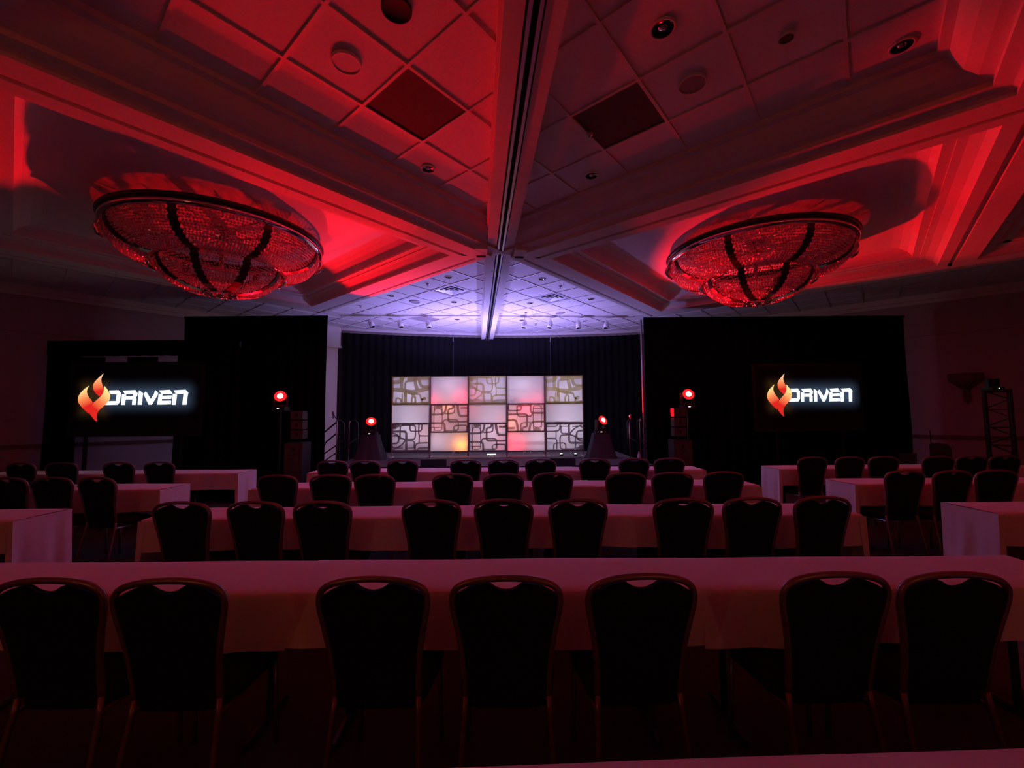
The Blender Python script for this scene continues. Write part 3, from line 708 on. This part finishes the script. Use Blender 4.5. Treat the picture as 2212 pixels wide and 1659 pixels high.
# ------------------------------------------------------------------ scenic set
def chaikin(p, n=2):
    for _ in range(n):
        q = [p[0]]
        for a, b in zip(p, p[1:]): q += [(a[0]*.75+b[0]*.25, a[1]*.75+b[1]*.25), (a[0]*.25+b[0]*.75, a[1]*.25+b[1]*.75)]
        p = q + [p[-1]]
    return p
PB = [([(0,.36),(.26,.36),(.36,.32),(.40,.2),(.42,0)],.055),([(.12,0),(.09,.2),(.09,1)],.02),([(.30,0),(.31,.2),(.31,.65)],.022),([(.09,.32),(.1,.15),(.3,.15),(.31,.32)],.025),([(.13,.05),(.29,.05)],.12),
  ([(.60,0),(.60,.15),(.47,.17),(.47,.3),(.47,.5),(.48,.63),(.6,.63),(.94,.63),(1,.60)],.05),([(.72,0),(.73,.2),(.77,.42),(.88,.42),(1,.42)],.065),([(.80,.13),(1,.13)],.05),([(.38,.33),(.52,.33),(.64,.3),(.64,.15),(.64,0)],.035),
  ([(0,.67),(.26,.67),(.37,.69),(.38,.85),(.38,1)],.055),([(.33,.66),(.36,.55),(.5,.55),(.7,.55),(.74,.62),(.74,.8),(.74,.93),(.62,.93),(.62,.78),(.75,.76),(.9,.76),(.97,.77),(.97,1)],.035),([(0,.9),(.02,.83),(.12,.83),(.3,.83)],.02),([(.1,.82),(.1,.94),(.3,.94),(.31,.8),(.31,.67)],.022),([(.36,.94),(.7,.94)],.03)]
PA = [([(0,.06),(.14,.06),(.2,.0)],.12),([(0,.14),(.12,.12)],.10),([(.22,.55),(.22,.14),(.24,.05),(.4,.05),(.62,.05),(.63,.2),(.63,.55),(.5,.56),(.4,.56)],.035),([(.48,.03),(.48,.27),(.62,.27),(.8,.27),(.8,.03)],.035),([(.72,.03),(.71,.42),(.8,.44),(1,.44)],.035),([(.735,.44),(.73,.72)],.028),
  ([(0,.27),(.25,.27),(.39,.28),(.39,.55),(.39,1)],.06),([(0,.33),(.12,.36),(.22,.5),(.36,.57)],.04),([(0,.43),(.18,.42),(.19,.56),(.17,.7),(0,.71)],.045),([(.37,.58),(.3,.72),(.18,.84),(.04,.92)],.035),([(0,.79),(.08,.88),(.3,.86)],.03),([(.42,.61),(.6,.61),(.6,.75),(.6,.88)],.03),
  ([(.62,1),(.63,.72),(.78,.69),(1,.69)],.04),([(.4,.87),(.6,.87)],.02),([(.68,1),(.7,.87),(.85,.87),(1,.87)],.035),([(0,.97),(1,.97)],.06)]
PC = [([(0,.19),(.16,.2),(.26,.12),(.28,0)],.10),([(0,.47),(.2,.47),(.5,.57),(.7,.52),(1,.42)],.11),([(.24,0),(.25,.5)],.09),([(.34,.75),(.34,.3),(.36,.16),(.6,.15)],.05),([(.40,.06),(.7,.08),(1,.05)],.10),([(.62,0),(.62,.3),(.68,.5)],.09),([(.72,.1),(.76,.36),(1,.38)],.08),
  ([(.02,.0),(.02,1)],.03),([(.1,1),(.1,.78),(.2,.78),(.24,.85),(.24,1)],.05),([(.35,.5),(.35,1)],.09),([(.52,1),(.53,.72),(.62,.7),(.62,1)],.045),([(.5,.66),(.75,.62),(.76,.8),(.85,.86),(.9,.78),(.82,.76),(.78,.95),(1,.95)],.045),([(.27,.6),(.27,1)],.03),([(.42,.6),(.62,.6)],.06),([(0,.97),(1,.97)],.05)]
def cutout(pat, wd, ht, rot):
    mb = MB(); b = .022
    for k, (poly, sw) in enumerate(pat):
        if rot: poly = [(1-x, 1-y) for x, y in poly]
        q = chaikin(poly); P = [Vector((x*wd, (1-y)*ht)) for x, y in q]; h = sw*wd/2
        L = []; R = []
        for i, pt in enumerate(P):
            d = (P[min(i+1, len(P)-1)] - P[max(i-1, 0)]); d = d.normalized() if d.length > 1e-6 else Vector((1, 0)); n = Vector((-d.y, d.x))
            cl_ = lambda v: (min(max(v.x, .002), wd-.002), min(max(v.y, .002), ht-.002))
            L.append(cl_(pt + n*h)); R.append(cl_(pt - n*h))
        yo = -.012 - .0003*k; i0 = len(mb.v)
        for (a, c), (e, f) in zip(L, R): mb.v += [(a, yo, c), (e, yo, f), (a, -.002, c), (e, -.002, f)]
        for i in range(len(P)-1):
            a = i0 + 4*i; mb.f += [(a, a+1, a+5, a+4), (a, a+4, a+6, a+2), (a+1, a+3, a+7, a+5)]
    for (x0, x1, z0, z1) in ((0, wd, 0, b), (0, wd, ht-b, ht), (0, b, b, ht-b), (wd-b, wd, b, ht-b)): mb.box(x0, x1, -.017, -.002, z0, z1)
    return mb
SETY = 10.1; CW = .916
ROWS_E = [(1.872, 2.53, 'C'), (1.418, 1.858, None), (.748, 1.404, 'A')]; ROWS_O = [(1.872, 2.53, None), (1.200, 1.858, 'B'), (.748, 1.186, None)]
ROWS_M = [(1.872, 2.53, 'C2'), (1.418, 1.858, None), (.748, 1.404, 'B')]
CN = ['leftmost column of the lit stage set, green-lit cutout on top', 'second set column from the left with orange glow at its foot', 'centre column of the lit stage set', 'fourth set column from the left with red glow at its foot', 'rightmost column of the lit stage set, green-lit cutout on top']
for k in range(5):
    x0 = -2.87 + CW*k; o = empty('scenic_column', (x0, SETY + (.03 if k % 2 else 0), 0)); tag(o, CN[k], 'stage panel', 'columns of the stage set')
    wd = CW - .022
    rows = ROWS_O if k % 2 else (ROWS_M if k == 2 else ROWS_E)
    for z0, z1, pt in rows:
        p = MB().grid(lambda a, b: (wd*a, .004*math.sin(PI*a)*math.sin(PI*b), (z1-z0)*b), 6, 4).build('fabric_panel', 'panel', o, loc=(.004, 0, z0))
        fr = MB(); t = .012
        fr.box(0, wd, -.004, .03, -t, 0).box(0, wd, -.004, .03, z1-z0, z1-z0+.002)
        fr.build('panel_edge', 'frame_metal' if pt else 'blackmetal', p)
        if pt:
            pat = {'A': PA, 'B': PB, 'C': PC, 'C2': PA}[pt]; rot = (k in (3, 4) and pt in 'AB')
            mm = 'cut_top' if pt in ('C', 'C2') else ('cut_mid' if k % 2 else 'cut_low')
            cutout(pat, wd, z1-z0, rot).build('cutout_overlay', mm, p)
    for xx in (0, wd):
        MB().box(xx-.012, xx+.012, .002, .04, SZ+.02, 2.535).build('post', 'frame_metal', o)
        MB().box(xx-.02, xx+.02, -.16, .2, SZ, SZ+.02).build('foot', 'frame_metal', o)
# wash fixtures behind the set: (x, z, watts, colour)
LAV = (.92, .80, 1.0)
BACK = [(-1.86, 1.98, 1.0, (1, .04, .08), .2), (-1.18, 2.02, 2.0, (1, .02, .05), .2), (-.90, 2.08, .4, (1, .05, .10), .2), (.62, 1.97, 1.1, (1, .04, .06), .25),
        (-1.55, 1.78, 1.0, (1, .30, .04), .2), (-1.22, .90, 3.0, (1, .28, .01), .2), (-1.75, 1.35, .6, (1, .14, .05), .25), (-.22, 1.47, .5, (1, .10, .05), .25), (-1.05, 1.65, .5, (1, .08, .06), .2),
        (.32, 1.78, 1.6, (1, .015, .03), .16), (.00, 1.40, 1.2, (1, .22, .04), .2), (.07, .92, 3.2, (1, .006, .02), .2), (-.12, 1.0, .4, (1, .06, .15), .2), (.62, 1.30, .5, (1, .10, .05), .25), (-2.08, 1.15, .5, (1, .10, .06), .25),
        (-2.45, 2.15, 4.5, LAV, .5), (-1.50, 2.32, 2.2, LAV, .4), (-.45, 2.20, 3.5, LAV, .5), (.25, 2.32, 3.0, LAV, .45), (1.30, 2.15, 4.8, LAV, .5),
        (-2.45, 1.30, 5.0, LAV, .5), (-1.78, .98, 2.0, LAV, .4), (-.50, 1.25, 5.0, LAV, .5), (.65, 1.05, 3.2, LAV, .45), (1.35, 1.30, 5.5, LAV, .5)]
COLS = [q for q in bpy.data.objects if q.name.startswith('scenic_column')]
for i, (x, z, p, c, dy) in enumerate(BACK):
    cidx = min(4, max(0, int((x + 2.87) / CW))); col = [q for q in COLS if abs(q.location.x - (-2.87 + CW*cidx)) < .01][0]
    lx, ly = x - col.location.x, SETY + dy - col.location.y
    MB().lathe([(0, 0), (.03, 0), (.035, .01), (.035, .03), (0, .03)], 12).xf(Matrix.Translation((lx, ly + .045, z)) @ Matrix.Rotation(-PI/2, 4, 'X')).build('led_puck', 'blackmetal', col)
    MB().box(.0, CW - .03, ly + .075, ly + .09, z - .008, z + .008).build('rear_bar', 'blackmetal', col)
    for bx in (.004, CW - .034): MB().box(bx - .006, bx + .006, .03, ly + .09, z - .006, z + .006).build('bar_arm', 'blackmetal', col)
    pt = point('led_glow', (x, SETY + dy, z), p*(1.2 if c is LAV else 1.35), c, .03)
o = empty('led_strip_light', (-.62, 10.35, SZ)); tag(o, 'thin white light bar on the stage floor under the centre column', 'light bar')
MB().box(0, .22, 0, .05, .03, .055).build('bar', 'led', o); MB().box(.02, .06, 0, .05, 0, .03).build('bracket', 'blackmetal', o); MB().box(.16, .20, 0, .05, 0, .03).build('bracket', 'blackmetal', o)
for i, x in enumerate((1.18, 1.52)):
    o = empty('pinspot', (x, 10.3, SZ)); tag(o, ['tiny flat white lamp on the stage floor under the rightmost column', 'tiny bright lamp on the stage floor at the set\'s right end'][i], 'lamp', 'tiny floor lamps')
    MB().lathe([(0, .0), (.04, .0), (.045, .04), (.03, .05)], 14).build('housing', 'blackmetal', o, True); MB().lathe([(.035, .04), (.02, .065), (0, .07)], 14).build('lens', 'led', o, True)
for i, (x, l) in enumerate(((-1.42, 'light stand with LED wash behind the second set column'), (.37, 'light stand with LED wash behind the fourth set column'))):
    o = empty('light_stand', (x, 10.75, SZ)); tag(o, l, 'stand', 'stands behind the set')
    for dx in (-.09, .09): MB().tube([(dx, 0, 0), (dx, 0, 1.66)], .008).build('leg', 'metal_rail', o)
    MB().tube([(-.09, 0, .02), (.09, 0, .3)], .006).build('brace', 'metal_rail', o)
    MB().box(-.22, .22, -.05, .05, 1.66, 1.75).build('led_bar', 'blackmetal', o); MB().box(-.2, .2, -.035, .035, 1.75, 1.755).build('lens', 'led', o)
    spot('wash_beam', (x, 10.75, SZ + 1.80), (x, 10.70, 4.17), WASH_W, PURPLE, 150, .3, .10)

# ------------------------------------------------------------------ moving lights and their supports
def moving_head(key, label):
    pos, aim, watts, ang = HEADS[key]; pos = Vector(pos); d = (Vector(aim) - pos).normalized()
    c = pos - d*.13                                           # head pivot
    o = empty('moving_head_light', (c.x, c.y, c.z - .25)); tag(o, label, 'stage light', 'red moving head lights')
    MB().box(-.13, .13, -.11, .11, 0, .07).build('base', 'blackplastic', o)
    MB().lathe([(.07, .07), (.075, .085), (.06, .095), (0, .095)], 18).build('turntable', 'blackplastic', o, True)
    yaw = math.atan2(d.x, -d.y)
    for sg in (-1, 1):
        mb = MB().box(sg*.115 - .018, sg*.115 + .018, -.045, .045, .09, .31); mb.xf(Matrix.Rotation(yaw, 4, 'Z')).build('yoke_arm', 'blackplastic', o)
    mb = MB().box(-.13, .13, -.045, .045, .085, .115); mb.xf(Matrix.Rotation(yaw, 4, 'Z')).build('yoke_bridge', 'blackplastic', o)
    MB().box(-.02, .02, -.113, -.11, .025, .04).build('display', 'led', o)
    q = Matrix.Translation((0, 0, .25)) @ d.to_track_quat('Z', 'Y').to_matrix().to_4x4()
    MB().lathe([(0, -.13), (.06, -.125), (.085, -.09), (.09, .05), (.082, .105), (.075, .105)], 24).xf(q).build('head', 'blackplastic', o, True)
    MB().lathe([(.085, .098), (.112, .106), (.08, .118), (.052, .120)], 24).xf(q).build('lens_ring', 'lens_ring', o, True)
    MB().lathe([(.054, .120), (.03, .13), (0, .133)], 20).xf(q).build('lens', 'lens_core', o, True)
    s = spot('red_beam', pos + d*.02, aim, watts, RED, ang, .35, .05)
    return o
moving_head('stack_left', 'glowing red moving light above the left speaker stack')
moving_head('stack_right', 'glowing red moving light above the right speaker stack')
moving_head('stage_left', 'glowing red moving light on the draped pedestal left of the set')
moving_head('stage_right', 'glowing red moving light on the draped pedestal right of the set')
def pedestal(x, y, label):
    o = empty('draped_pedestal', (x, y, SZ)); tag(o, label, 'pedestal', 'draped pedestals')
    def fn(a, b):
        t = 2*PI*a; sq = 1/max(abs(math.cos(t)), abs(math.sin(t)))**.8; r = (.19 + .15*(1-b)**1.3) * (1 + .05*math.sin(9*t)*(1-b))
        return (r*math.cos(t)*sq, r*math.sin(t)*sq*.8, .0 + .56*b)
    MB().grid(fn, 48, 8).build('cloth_cover', 'greycloth', o, True)
    MB().prism([(.19*math.cos(t)/max(abs(math.cos(t)), abs(math.sin(t)))**.8, .152*math.sin(t)/max(abs(math.cos(t)), abs(math.sin(t)))**.8) for t in [2*PI*k/48 for k in range(48)]], .545, .562).build('cloth_top', 'greycloth', o)
for key, l in (('stage_left', 'dark cloth-draped pedestal left of the set'), ('stage_right', 'dark cloth-draped pedestal right of the set')):
    p = [q for q in bpy.data.objects if q.name.startswith('moving_head_light') and key.split('_')[1] in q['label'] and 'pedestal' in q['label']][0]
    pedestal(p.location.x, p.location.y, l); p.location.z = SZ + .562 + 0.0
# carry the aim point heights that follow from the pedestal
def stack(x, y, sgn, label_s, label_a, key):
    a = empty('subwoofer', (x, y, 0), sgn*.12); tag(a, label_s[0], 'speaker', 'subwoofers')
    for k, o in ((0, a),):
        MB().box(-.165, .165, -.2, .25, .0, .55).build('cabinet', 'blackplastic', o); MB().box(-.16, .16, -.208, -.2, .01, .54).build('grille', 'speaker', o)
        MB().box(-.025, .025, -.211, -.208, .40, .46).build('badge', 'cone', o)
    b = empty('subwoofer', (x, y, .55), sgn*.12); tag(b, label_s[1], 'speaker', 'subwoofers')
    MB().box(-.165, .165, -.2, .25, .0, .55).build('cabinet', 'blackplastic', b); MB().box(-.16, .16, -.208, -.2, .01, .54).build('grille', 'speaker', b)
    MB().box(-.025, .025, -.211, -.208, .40, .46).build('badge', 'cone', b); MB().box(-.012, .03, -.211, -.208, .33, .36).build('badge', 'cone', b)
    c = empty('line_array_speaker', (x + sgn*.02, y, 1.10), sgn*.12); tag(c, label_a, 'speaker', 'column speakers')
    MB().tube([(0, .05, 0), (0, .05, .62)], .02).build('pole', 'blackmetal', c)
    for k in range(3):
        z = .07 + .185*k; lean = [.0, -.015, -.03][k]
        m = MB(); m.box(-.11, .11, -.12 + lean, .14 + lean, z, z + .165); m.build('cabinet', 'blackplastic', c)
        m = MB(); m.box(-.105, .105, -.127 + lean, -.12 + lean, z + .006, z + .159); gr = m.build('grille', 'speaker', c)
        m = MB(); m.box(-.022, .022, -.131 + lean, -.127 + lean, z + .05, z + .12); m.build('badge', 'cone', gr)
    # stand for the moving light
    p = [q for q in bpy.data.objects if q.name.startswith('moving_head_light') and key in q['label']][0]
    s = empty('lighting_stand', (p.location.x, p.location.y, 0)); tag(s, 'black pole stand behind the %s' % key.replace('above ', ''), 'stand', 'lighting stands')
    MB().tube([(0, 0, .02), (0, 0, p.location.z - .012)], .022).build('pole', 'blackmetal', s); MB().box(-.15, .15, -.12, .12, p.location.z - .014, p.location.z).build('plate', 'blackmetal', s)
    MB().box(-.2, .2, -.2, .2, 0, .02).build('base', 'blackmetal', s)
stack(-4.14, 8.2, 1, ('lower subwoofer of the left speaker stack', 'upper subwoofer of the left speaker stack'), 'three-box column speaker on the left subwoofers', 'left speaker stack')
stack(3.23, 8.2, -1, ('lower subwoofer of the right speaker stack', 'upper subwoofer of the right speaker stack'), 'three-box column speaker on the right subwoofers', 'right speaker stack')
# confidence monitors in front of the stage
for i, x in enumerate((-1.47, .93)):
    o = empty('floor_monitor', (x, 7.95, 0)); tag(o, 'dark blue monitor back in front of the stage, %s one' % ('left', 'right')[i], 'monitor', 'monitors facing the stage')
    MB().box(-.24, .24, -.03, .03, .42, .79).build('casing', 'monitor', o); MB().box(-.22, .22, .03, .034, .44, .77).build('display', 'void', o)
    MB().tube([(0, 0, .03), (0, 0, .45)], .02).build('stand', 'blackmetal', o); MB().box(-.2, .2, -.15, .15, 0, .03).build('base', 'blackmetal', o)
# truss tower and case at right
o = empty('truss_tower', (8.72, 7.6, 0), -.85); tag(o, 'black box truss tower standing by the right wall', 'truss')
q = .15
for sx in (-1, 1):
    for sy in (-1, 1): MB().tube([(sx*q, sy*q, .02), (sx*q, sy*q, 1.98)], .032).build('chord', 'blackmetal', o)
for sy in (-1, 1):
    mb = MB()
    for k in range(6): z = .05 + k*.32; mb.tube([(-q, sy*q, z), (q, sy*q, z + .16), (-q, sy*q, z + .32)], .01, 6)
    for k in range(7): z = .03 + k*.32; mb.tube([(-q, sy*q, z), (q, sy*q, z)], .008, 6)
    mb.build('lacing', 'blackmetal', o)
for sx in (-1, 1):
    mb = MB()
    for k in range(6): z = .05 + k*.32; mb.tube([(sx*q, -q, z), (sx*q, q, z + .16), (sx*q, -q, z + .32)], .01, 6)
    mb.build('lacing', 'blackmetal', o)
MB().box(-.22, .22, -.22, .22, 0, .02).build('base_plate', 'blackmetal', o); MB().box(-.18, .18, -.18, .18, 1.97, 1.985).build('top_plate', 'blackmetal', o)
o = empty('unlit_moving_light', (8.66, 7.6, 1.985)); tag(o, 'unlit black moving light on top of the truss tower', 'stage light')
MB().box(-.11, .11, -.09, .09, 0, .05).build('base', 'blackplastic', o); MB().box(-.1, -.075, -.03, .03, .05, .2).build('yoke_arm', 'blackplastic', o); MB().box(.075, .1, -.03, .03, .05, .2).build('yoke_arm', 'blackplastic', o)
MB().lathe([(0, .06), (.055, .07), (.07, .12), (.06, .19), (0, .2)], 18).build('head', 'blackplastic', o, True); MB().lathe([(0, 0), (.012, .0), (0, .01)], 10, (.01, -.092, .02)).build('status_lamp', 'led', o)
o = empty('equipment_case', (7.72, 7.7, 0), -.75); tag(o, 'rounded black equipment case with a thin aerial by the right wall', 'case')
pts = [(-.14, 0), (.14, 0), (.14, .95), (.11, 1.01), (-.09, 1.03), (-.13, .99)]
MB().prism_y(pts, -.16, .16).build('case_body', 'blackplastic', o); MB().tube([(-.11, 0, .98), (-.11, 0, 1.25)], .007).build('aerial', 'blackmetal', o)
for sx in (-1, 1): MB().tube([(sx*.1-.02, -.12, .03), (sx*.1+.02, -.12, .03)], .03).build('caster', 'blackmetal', o)
o = empty('low_case', (7.36, 7.95, 0), -.75); tag(o, 'low flat black box left of the equipment case', 'case')
MB().box(-.12, .12, -.12, .12, 0, .80).build('box_body', 'blackplastic', o); MB().box(-.125, .125, -.125, .125, .80, .83).build('lid', 'blackplastic', o)
# wall sconces: a dark one on the right wall, two unseen amber ones added behind the camera to warm the table skirts
def sconce(a_, b_, rz, label, watts=0):
    x, y = W(a_, b_); o = empty('wall_sconce', (x, y, 2.05), rz); tag(o, label, 'sconce', 'wall sconces')
    MB().lathe([(0, 0), (.05, .0), (.12, .06), (.22, .16), (.26, .20), (.265, .34), (.25, .34)], 24, (0, 0, 0), PI/2, 3*PI/2).build('bowl', 'wood_rail', o, True)
    MB().lathe([(.0, -.30), (.02, -.29), (.03, -.1), (.05, .01)], 16, (-.03, 0, 0)).build('tail', 'wood_rail', o, True)
    MB().box(-.02, 0, -.06, .06, -.25, .3).build('backplate', 'wood_rail', o)
    if watts:
        d = Vector((-math.cos(rz), -math.sin(rz), 0)); p = Vector((x, y, 2.45)) + d*.14
        point('added_rear_glow', p, watts, (1.0, .33, .10), .05)
sconce(12.9, -1.58, G, 'dim bowl-shaped wall sconce beside the truss tower')
sconce(ULO, .8, G + PI, 'added unseen amber sconce on the left wall behind the camera', 12)
sconce(-.5, VLO, G - PI/2, 'added unseen amber sconce on the right wall behind the camera', 12)

# ------------------------------------------------------------------ tables
TH = .76; TD = .46
CY = {1: 2.08, 2: 3.55, 3: 5.0, 4: 6.40, 0: .55}
def table(x0, x1, y, label, clabel, drop0=False, drop1=False, rz=0, lift=0.0, ends=(0, 0)):
    L = x1 - x0; c = ((x0+x1)/2, y + TD/2)
    o = empty('training_table', (c[0], c[1], 0), rz); tag(o, label, 'table', 'training tables')
    h = L/2 - .01
    MB().box(-h, h, -TD/2+.005, TD/2-.005, .727, .752).build('tabletop', 'plywood', o)
    for sx in (-1, 1):
        MB().tube([(sx*(h-.2), .04, .03), (sx*(h-.2), .04, .727)], .018, 8).build('leg', 'blackmetal', o)
        MB().tube([(sx*(h-.2), -.17, .02), (sx*(h-.2), 0, .03), (sx*(h-.2), .2, .02)], .018, 6).build('foot', 'blackmetal', o)
        MB().tube([(sx*(h-.2), .04, .45), (sx*(h-.55), .04, .72)], .008, 6).build('leg_brace', 'blackmetal', o)
    # cloth
    t = empty('tablecloth', (c[0], c[1], 0), rz); tag(t, clabel, 'tablecloth', 'white tablecloths')
    hx = L/2 + .004; hy = TD/2 + .006; z = TH + lift; seed = random.uniform(0, 20); dr = .25
    prof = [(-hy, z-dr, 1), (-hy, z-dr*.66, .7), (-hy, z-dr*.33, .4), (-hy, z-.03, .1), (-hy+.004, z-.006, 0), (-hy+.012, z, 0)] + [(-hy + .012 + (2*hy-.024)*k/5, z, 0) for k in range(1, 5)] + [(hy-.012, z, 0), (hy-.004, z-.006, 0), (hy, z-.03, .1), (hy, z-dr*.33, .4), (hy, z-dr*.66, .7), (hy, z-dr, 1)]
    nx = max(24, int(L*28)); np_ = len(prof) - 1
    a0 = -hx - ends[0]; a1 = hx + ends[1]
    def fn(a, b):
        y_, z_, k = prof[round(b*np_)]; x = a0 + (a1-a0)*a; sg = -1 if y_ < 0 else 1
        wv = .010*math.sin(x*9 + seed + sg) + .006*math.sin(x*21 + seed*2)
        zz = z_ + (k*.012*math.sin(x*2.3 + seed) if k else .0015*math.sin(x*5 + seed + y_*9))
        return (x, y_ + sg*k*(.014 + wv), zz)
    MB().grid(fn, nx, np_).build('cloth_sheet', 'cloth', t, True)
    for flag, sg in ((drop0, -1), (drop1, 1)):
        if not flag: continue
        ex = a0 if sg < 0 else a1
        def fe(a, b):
            yy = -hy + 2*hy*a; k = b
            return (ex + sg*(.004 + k*(.02 + .018*math.sin(yy*26 + seed) + .01*math.sin(yy*47))), yy*(1 + .05*k), z - .004 - b*.735)
        MB().grid(fe, 30, 10).build('cloth_end', 'cloth', t, True)
        def fc(a, b):                                # folded corner
            return (ex - sg*.04*(1-a) + sg*.02*a + sg*.02*b, -hy - .012 - .03*b*(1-abs(2*a-1)), z - .01 - b*(.30 + .42*a))
        MB().grid(fc, 8, 6).build('cloth_corner', 'cloth', t, True)
RN = {0: 'the row at the very bottom of the picture', 1: 'the nearest full centre row', 2: 'the second centre row', 3: 'the third centre row', 4: 'the centre row closest to the stage'}
PN = ['left', 'middle', 'right']
for r in (1, 2, 3, 4):
    e = [-3.05, -1.08, .90, 2.87]
    for k in range(3):
        table(e[k], e[k+1], CY[r], 'narrow training table, %s of three in %s' % (PN[k], RN[r]), 'white cloth on the %s table of %s' % (PN[k], RN[r]), k == 0, k == 2, 0, .0025 if k == 1 else 0, (.05, .05) if k == 1 else (0, 0))
table(-.2, 2.6, .664, 'training table at the very bottom right of the picture', 'white cloth on the table at the very bottom right', rz=.032)
SN = {2: 'second', 3: 'third', 4: 'fourth'}
for r, n in ((4, 2), (3, 2), (2, 1)):
    for k in range(n):
        where = 'nearest the centre aisle' if k == 0 else 'next to the outer wall'
        nm = {4: 'side row closest to the stage', 3: 'middle side row', 2: 'nearest side row'}[r]
        table(-4.12 - 1.97*(k+1), -4.12 - 1.97*k, CY[r], 'training table in the left %s, %s' % (nm, where), 'white cloth on the left %s, %s' % (nm, where), False, k == 0)
        table(4.0 + 1.97*k, 4.0 + 1.97*(k+1), CY[r], 'training table in the right %s, %s' % (nm, where), 'white cloth on the right %s, %s' % (nm, where), k == 0, False)

# ------------------------------------------------------------------ chairs
def make_chair():
    o = empty('banquet_chair')
    def yb(z): return -.150 - .17*(z - .47)
    OUT = [(.168, .46), (.170, .55), (.178, .65), (.195, .75), (.212, .83), (.216, .875), (.205, .91), (.175, .933), (.12, .948), (.06, .955), (0, .957)]
    path = [(-x, yb(z), z) for x, z in OUT] + [(x, yb(z), z) for x, z in OUT[::-1][1:]]
    path = [Vector(p) for p in path]; sm = [path[0]]
    for a, b in zip(path, path[1:]): sm += [a.lerp(b, .25), a.lerp(b, .75)]
    sm.append(path[-1])
    MB().tube(sm, .0135, 8).build('back_frame', 'bronze', o, True)
    def wz(z):
        for (x0, z0), (x1, z1) in zip(OUT, OUT[1:]):
            if z0 <= z <= z1: return x0 + (x1-x0)*(z-z0)/(z1-z0)
        return OUT[0][0]
    def ztop(s):
        x = abs(s)*.205
        edge = .957 - .010*(x/.1)**2 if x < .12 else .9426 - (x-.12)**1.3*1.1
        dip = .908 + .026*min(1, (x/.062))**2
        return min(edge - .012, dip if x < .068 else edge - .012)
    def sheet(sg):
        def fn(a, b):
            s = 2*a - 1; zt_ = ztop(s); z = .475 + (zt_ - .475)*b; x = s*(wz(min(z, .875)) - .010)
            th = .010 + .016*(1 - s**6)*(1 - (2*b-1)**8)
            return (x, yb(z) + sg*th, z)
        return fn
    mb = MB(); N, Q = 20, 12
    mb.grid(sheet(-1), N, Q); i1 = len(mb.v); mb.grid(sheet(1), N, Q)
    mb.f = mb.f[:N*Q] + [tuple(reversed(f)) for f in mb.f[N*Q:]]
    R = lambda a, b: a*(Q+1) + b
    for a in range(N):
        mb.f.append((R(a, 0), R(a+1, 0), i1 + R(a+1, 0), i1 + R(a, 0))); mb.f.append((R(a, Q), i1 + R(a, Q), i1 + R(a+1, Q), R(a+1, Q)))
    for b in range(Q):
        mb.f.append((R(0, b), i1 + R(0, b), i1 + R(0, b+1), R(0, b+1))); mb.f.append((R(N, b), R(N, b+1), i1 + R(N, b+1), i1 + R(N, b)))
    mb.build('backrest', 'fabric', o, True)
    def seat(a, b):
        t = 2*PI*a; ct, s_ = math.cos(t), math.sin(t); p = .35
        x = math.copysign(abs(ct)**p, ct); y = math.copysign(abs(s_)**p, s_); wd = .205 + .02*y
        prof = [(0, .405), (.92, .405), (1, .415), (1.02, .44), (.97, .468), (.8, .480), (.4, .486), (0, .488)]
        r, z = prof[round(b*7)]
        return (x*wd*r, .055 + y*.205*r, z)
    MB().grid(seat, 32, 7).build('seat', 'fabric', o, True)
    for sg in (-1, 1):
        MB().tube([(sg*.168, yb(.47), .47), (sg*.172, -.16, .40), (sg*.185, -.215, .15), (sg*.19, -.25, .0)], .0125, 8).build('leg', 'bronze', o, True)
        MB().tube([(sg*.19, .235, .42), (sg*.195, .245, .2), (sg*.20, .255, .0)], .0125, 8).build('leg', 'bronze', o, True)
        MB().tube([(sg*.172, -.16, .405), (sg*.19, .235, .405)], .010, 6).build('seat_rail', 'bronze', o)
    MB().tube([(-.19, .235, .405), (.19, .235, .405)], .010, 6).build('seat_rail', 'bronze', o)
    return o
YOFF = .235
ROWS = [
    ('the nearest centre row', 1.73, [-1.86, -1.37, -.56, -.03, .50, 1.28, 1.75]),
    ('the second centre row', 3.24, [-2.5, -1.93, -1.43, -.62, -.06, .48, 1.29, 1.81, 2.34]),
    ('the third centre row', 4.66, [-2.57, -2.0, -1.5, -.66, -.11, .43, 1.22, 1.75, 2.30]),
    ('the centre row closest to the stage', 6.12, [-2.59, -2.1, -1.59, -.68, -.13, .40, 1.19, 1.74, 2.25]),
    ('the left side row closest to the stage', 6.13, [-7.07, -6.52, -5.66, -5.09]),
    ('the left middle side row', 4.64, [-5.47, -5.0]),
    ('the right side row closest to the stage', 6.13, [4.30, 4.83, 5.34, 6.12, 6.61, 7.09]),
    ('the right middle side row', 4.64, [4.27, 4.75, 5.27]),
]
proto = None
def place(x, yb_, rz, label):
    global proto
    if proto is None: proto = make_chair(); c = proto
    else: c = copy_tree(proto)
    c.location = (x, yb_ + YOFF, 0); c.rotation_euler = (0, 0, rz)
    tag(c, label, 'chair', 'black banquet chairs at the tables')
for nm, y, xs in ROWS:
    for i, x in enumerate(xs):
        place(x, y + random.uniform(-.02, .02), random.uniform(-.06, .06), 'black banquet chair, %s from the left in %s' % (ORD[i], nm))
place(-4.46, 4.60, -.08, 'black banquet chair at the aisle end of the left middle side row, third from left')
place(4.72, 3.2, .12, 'black banquet chair at the nearest right side table, cut by the picture edge')
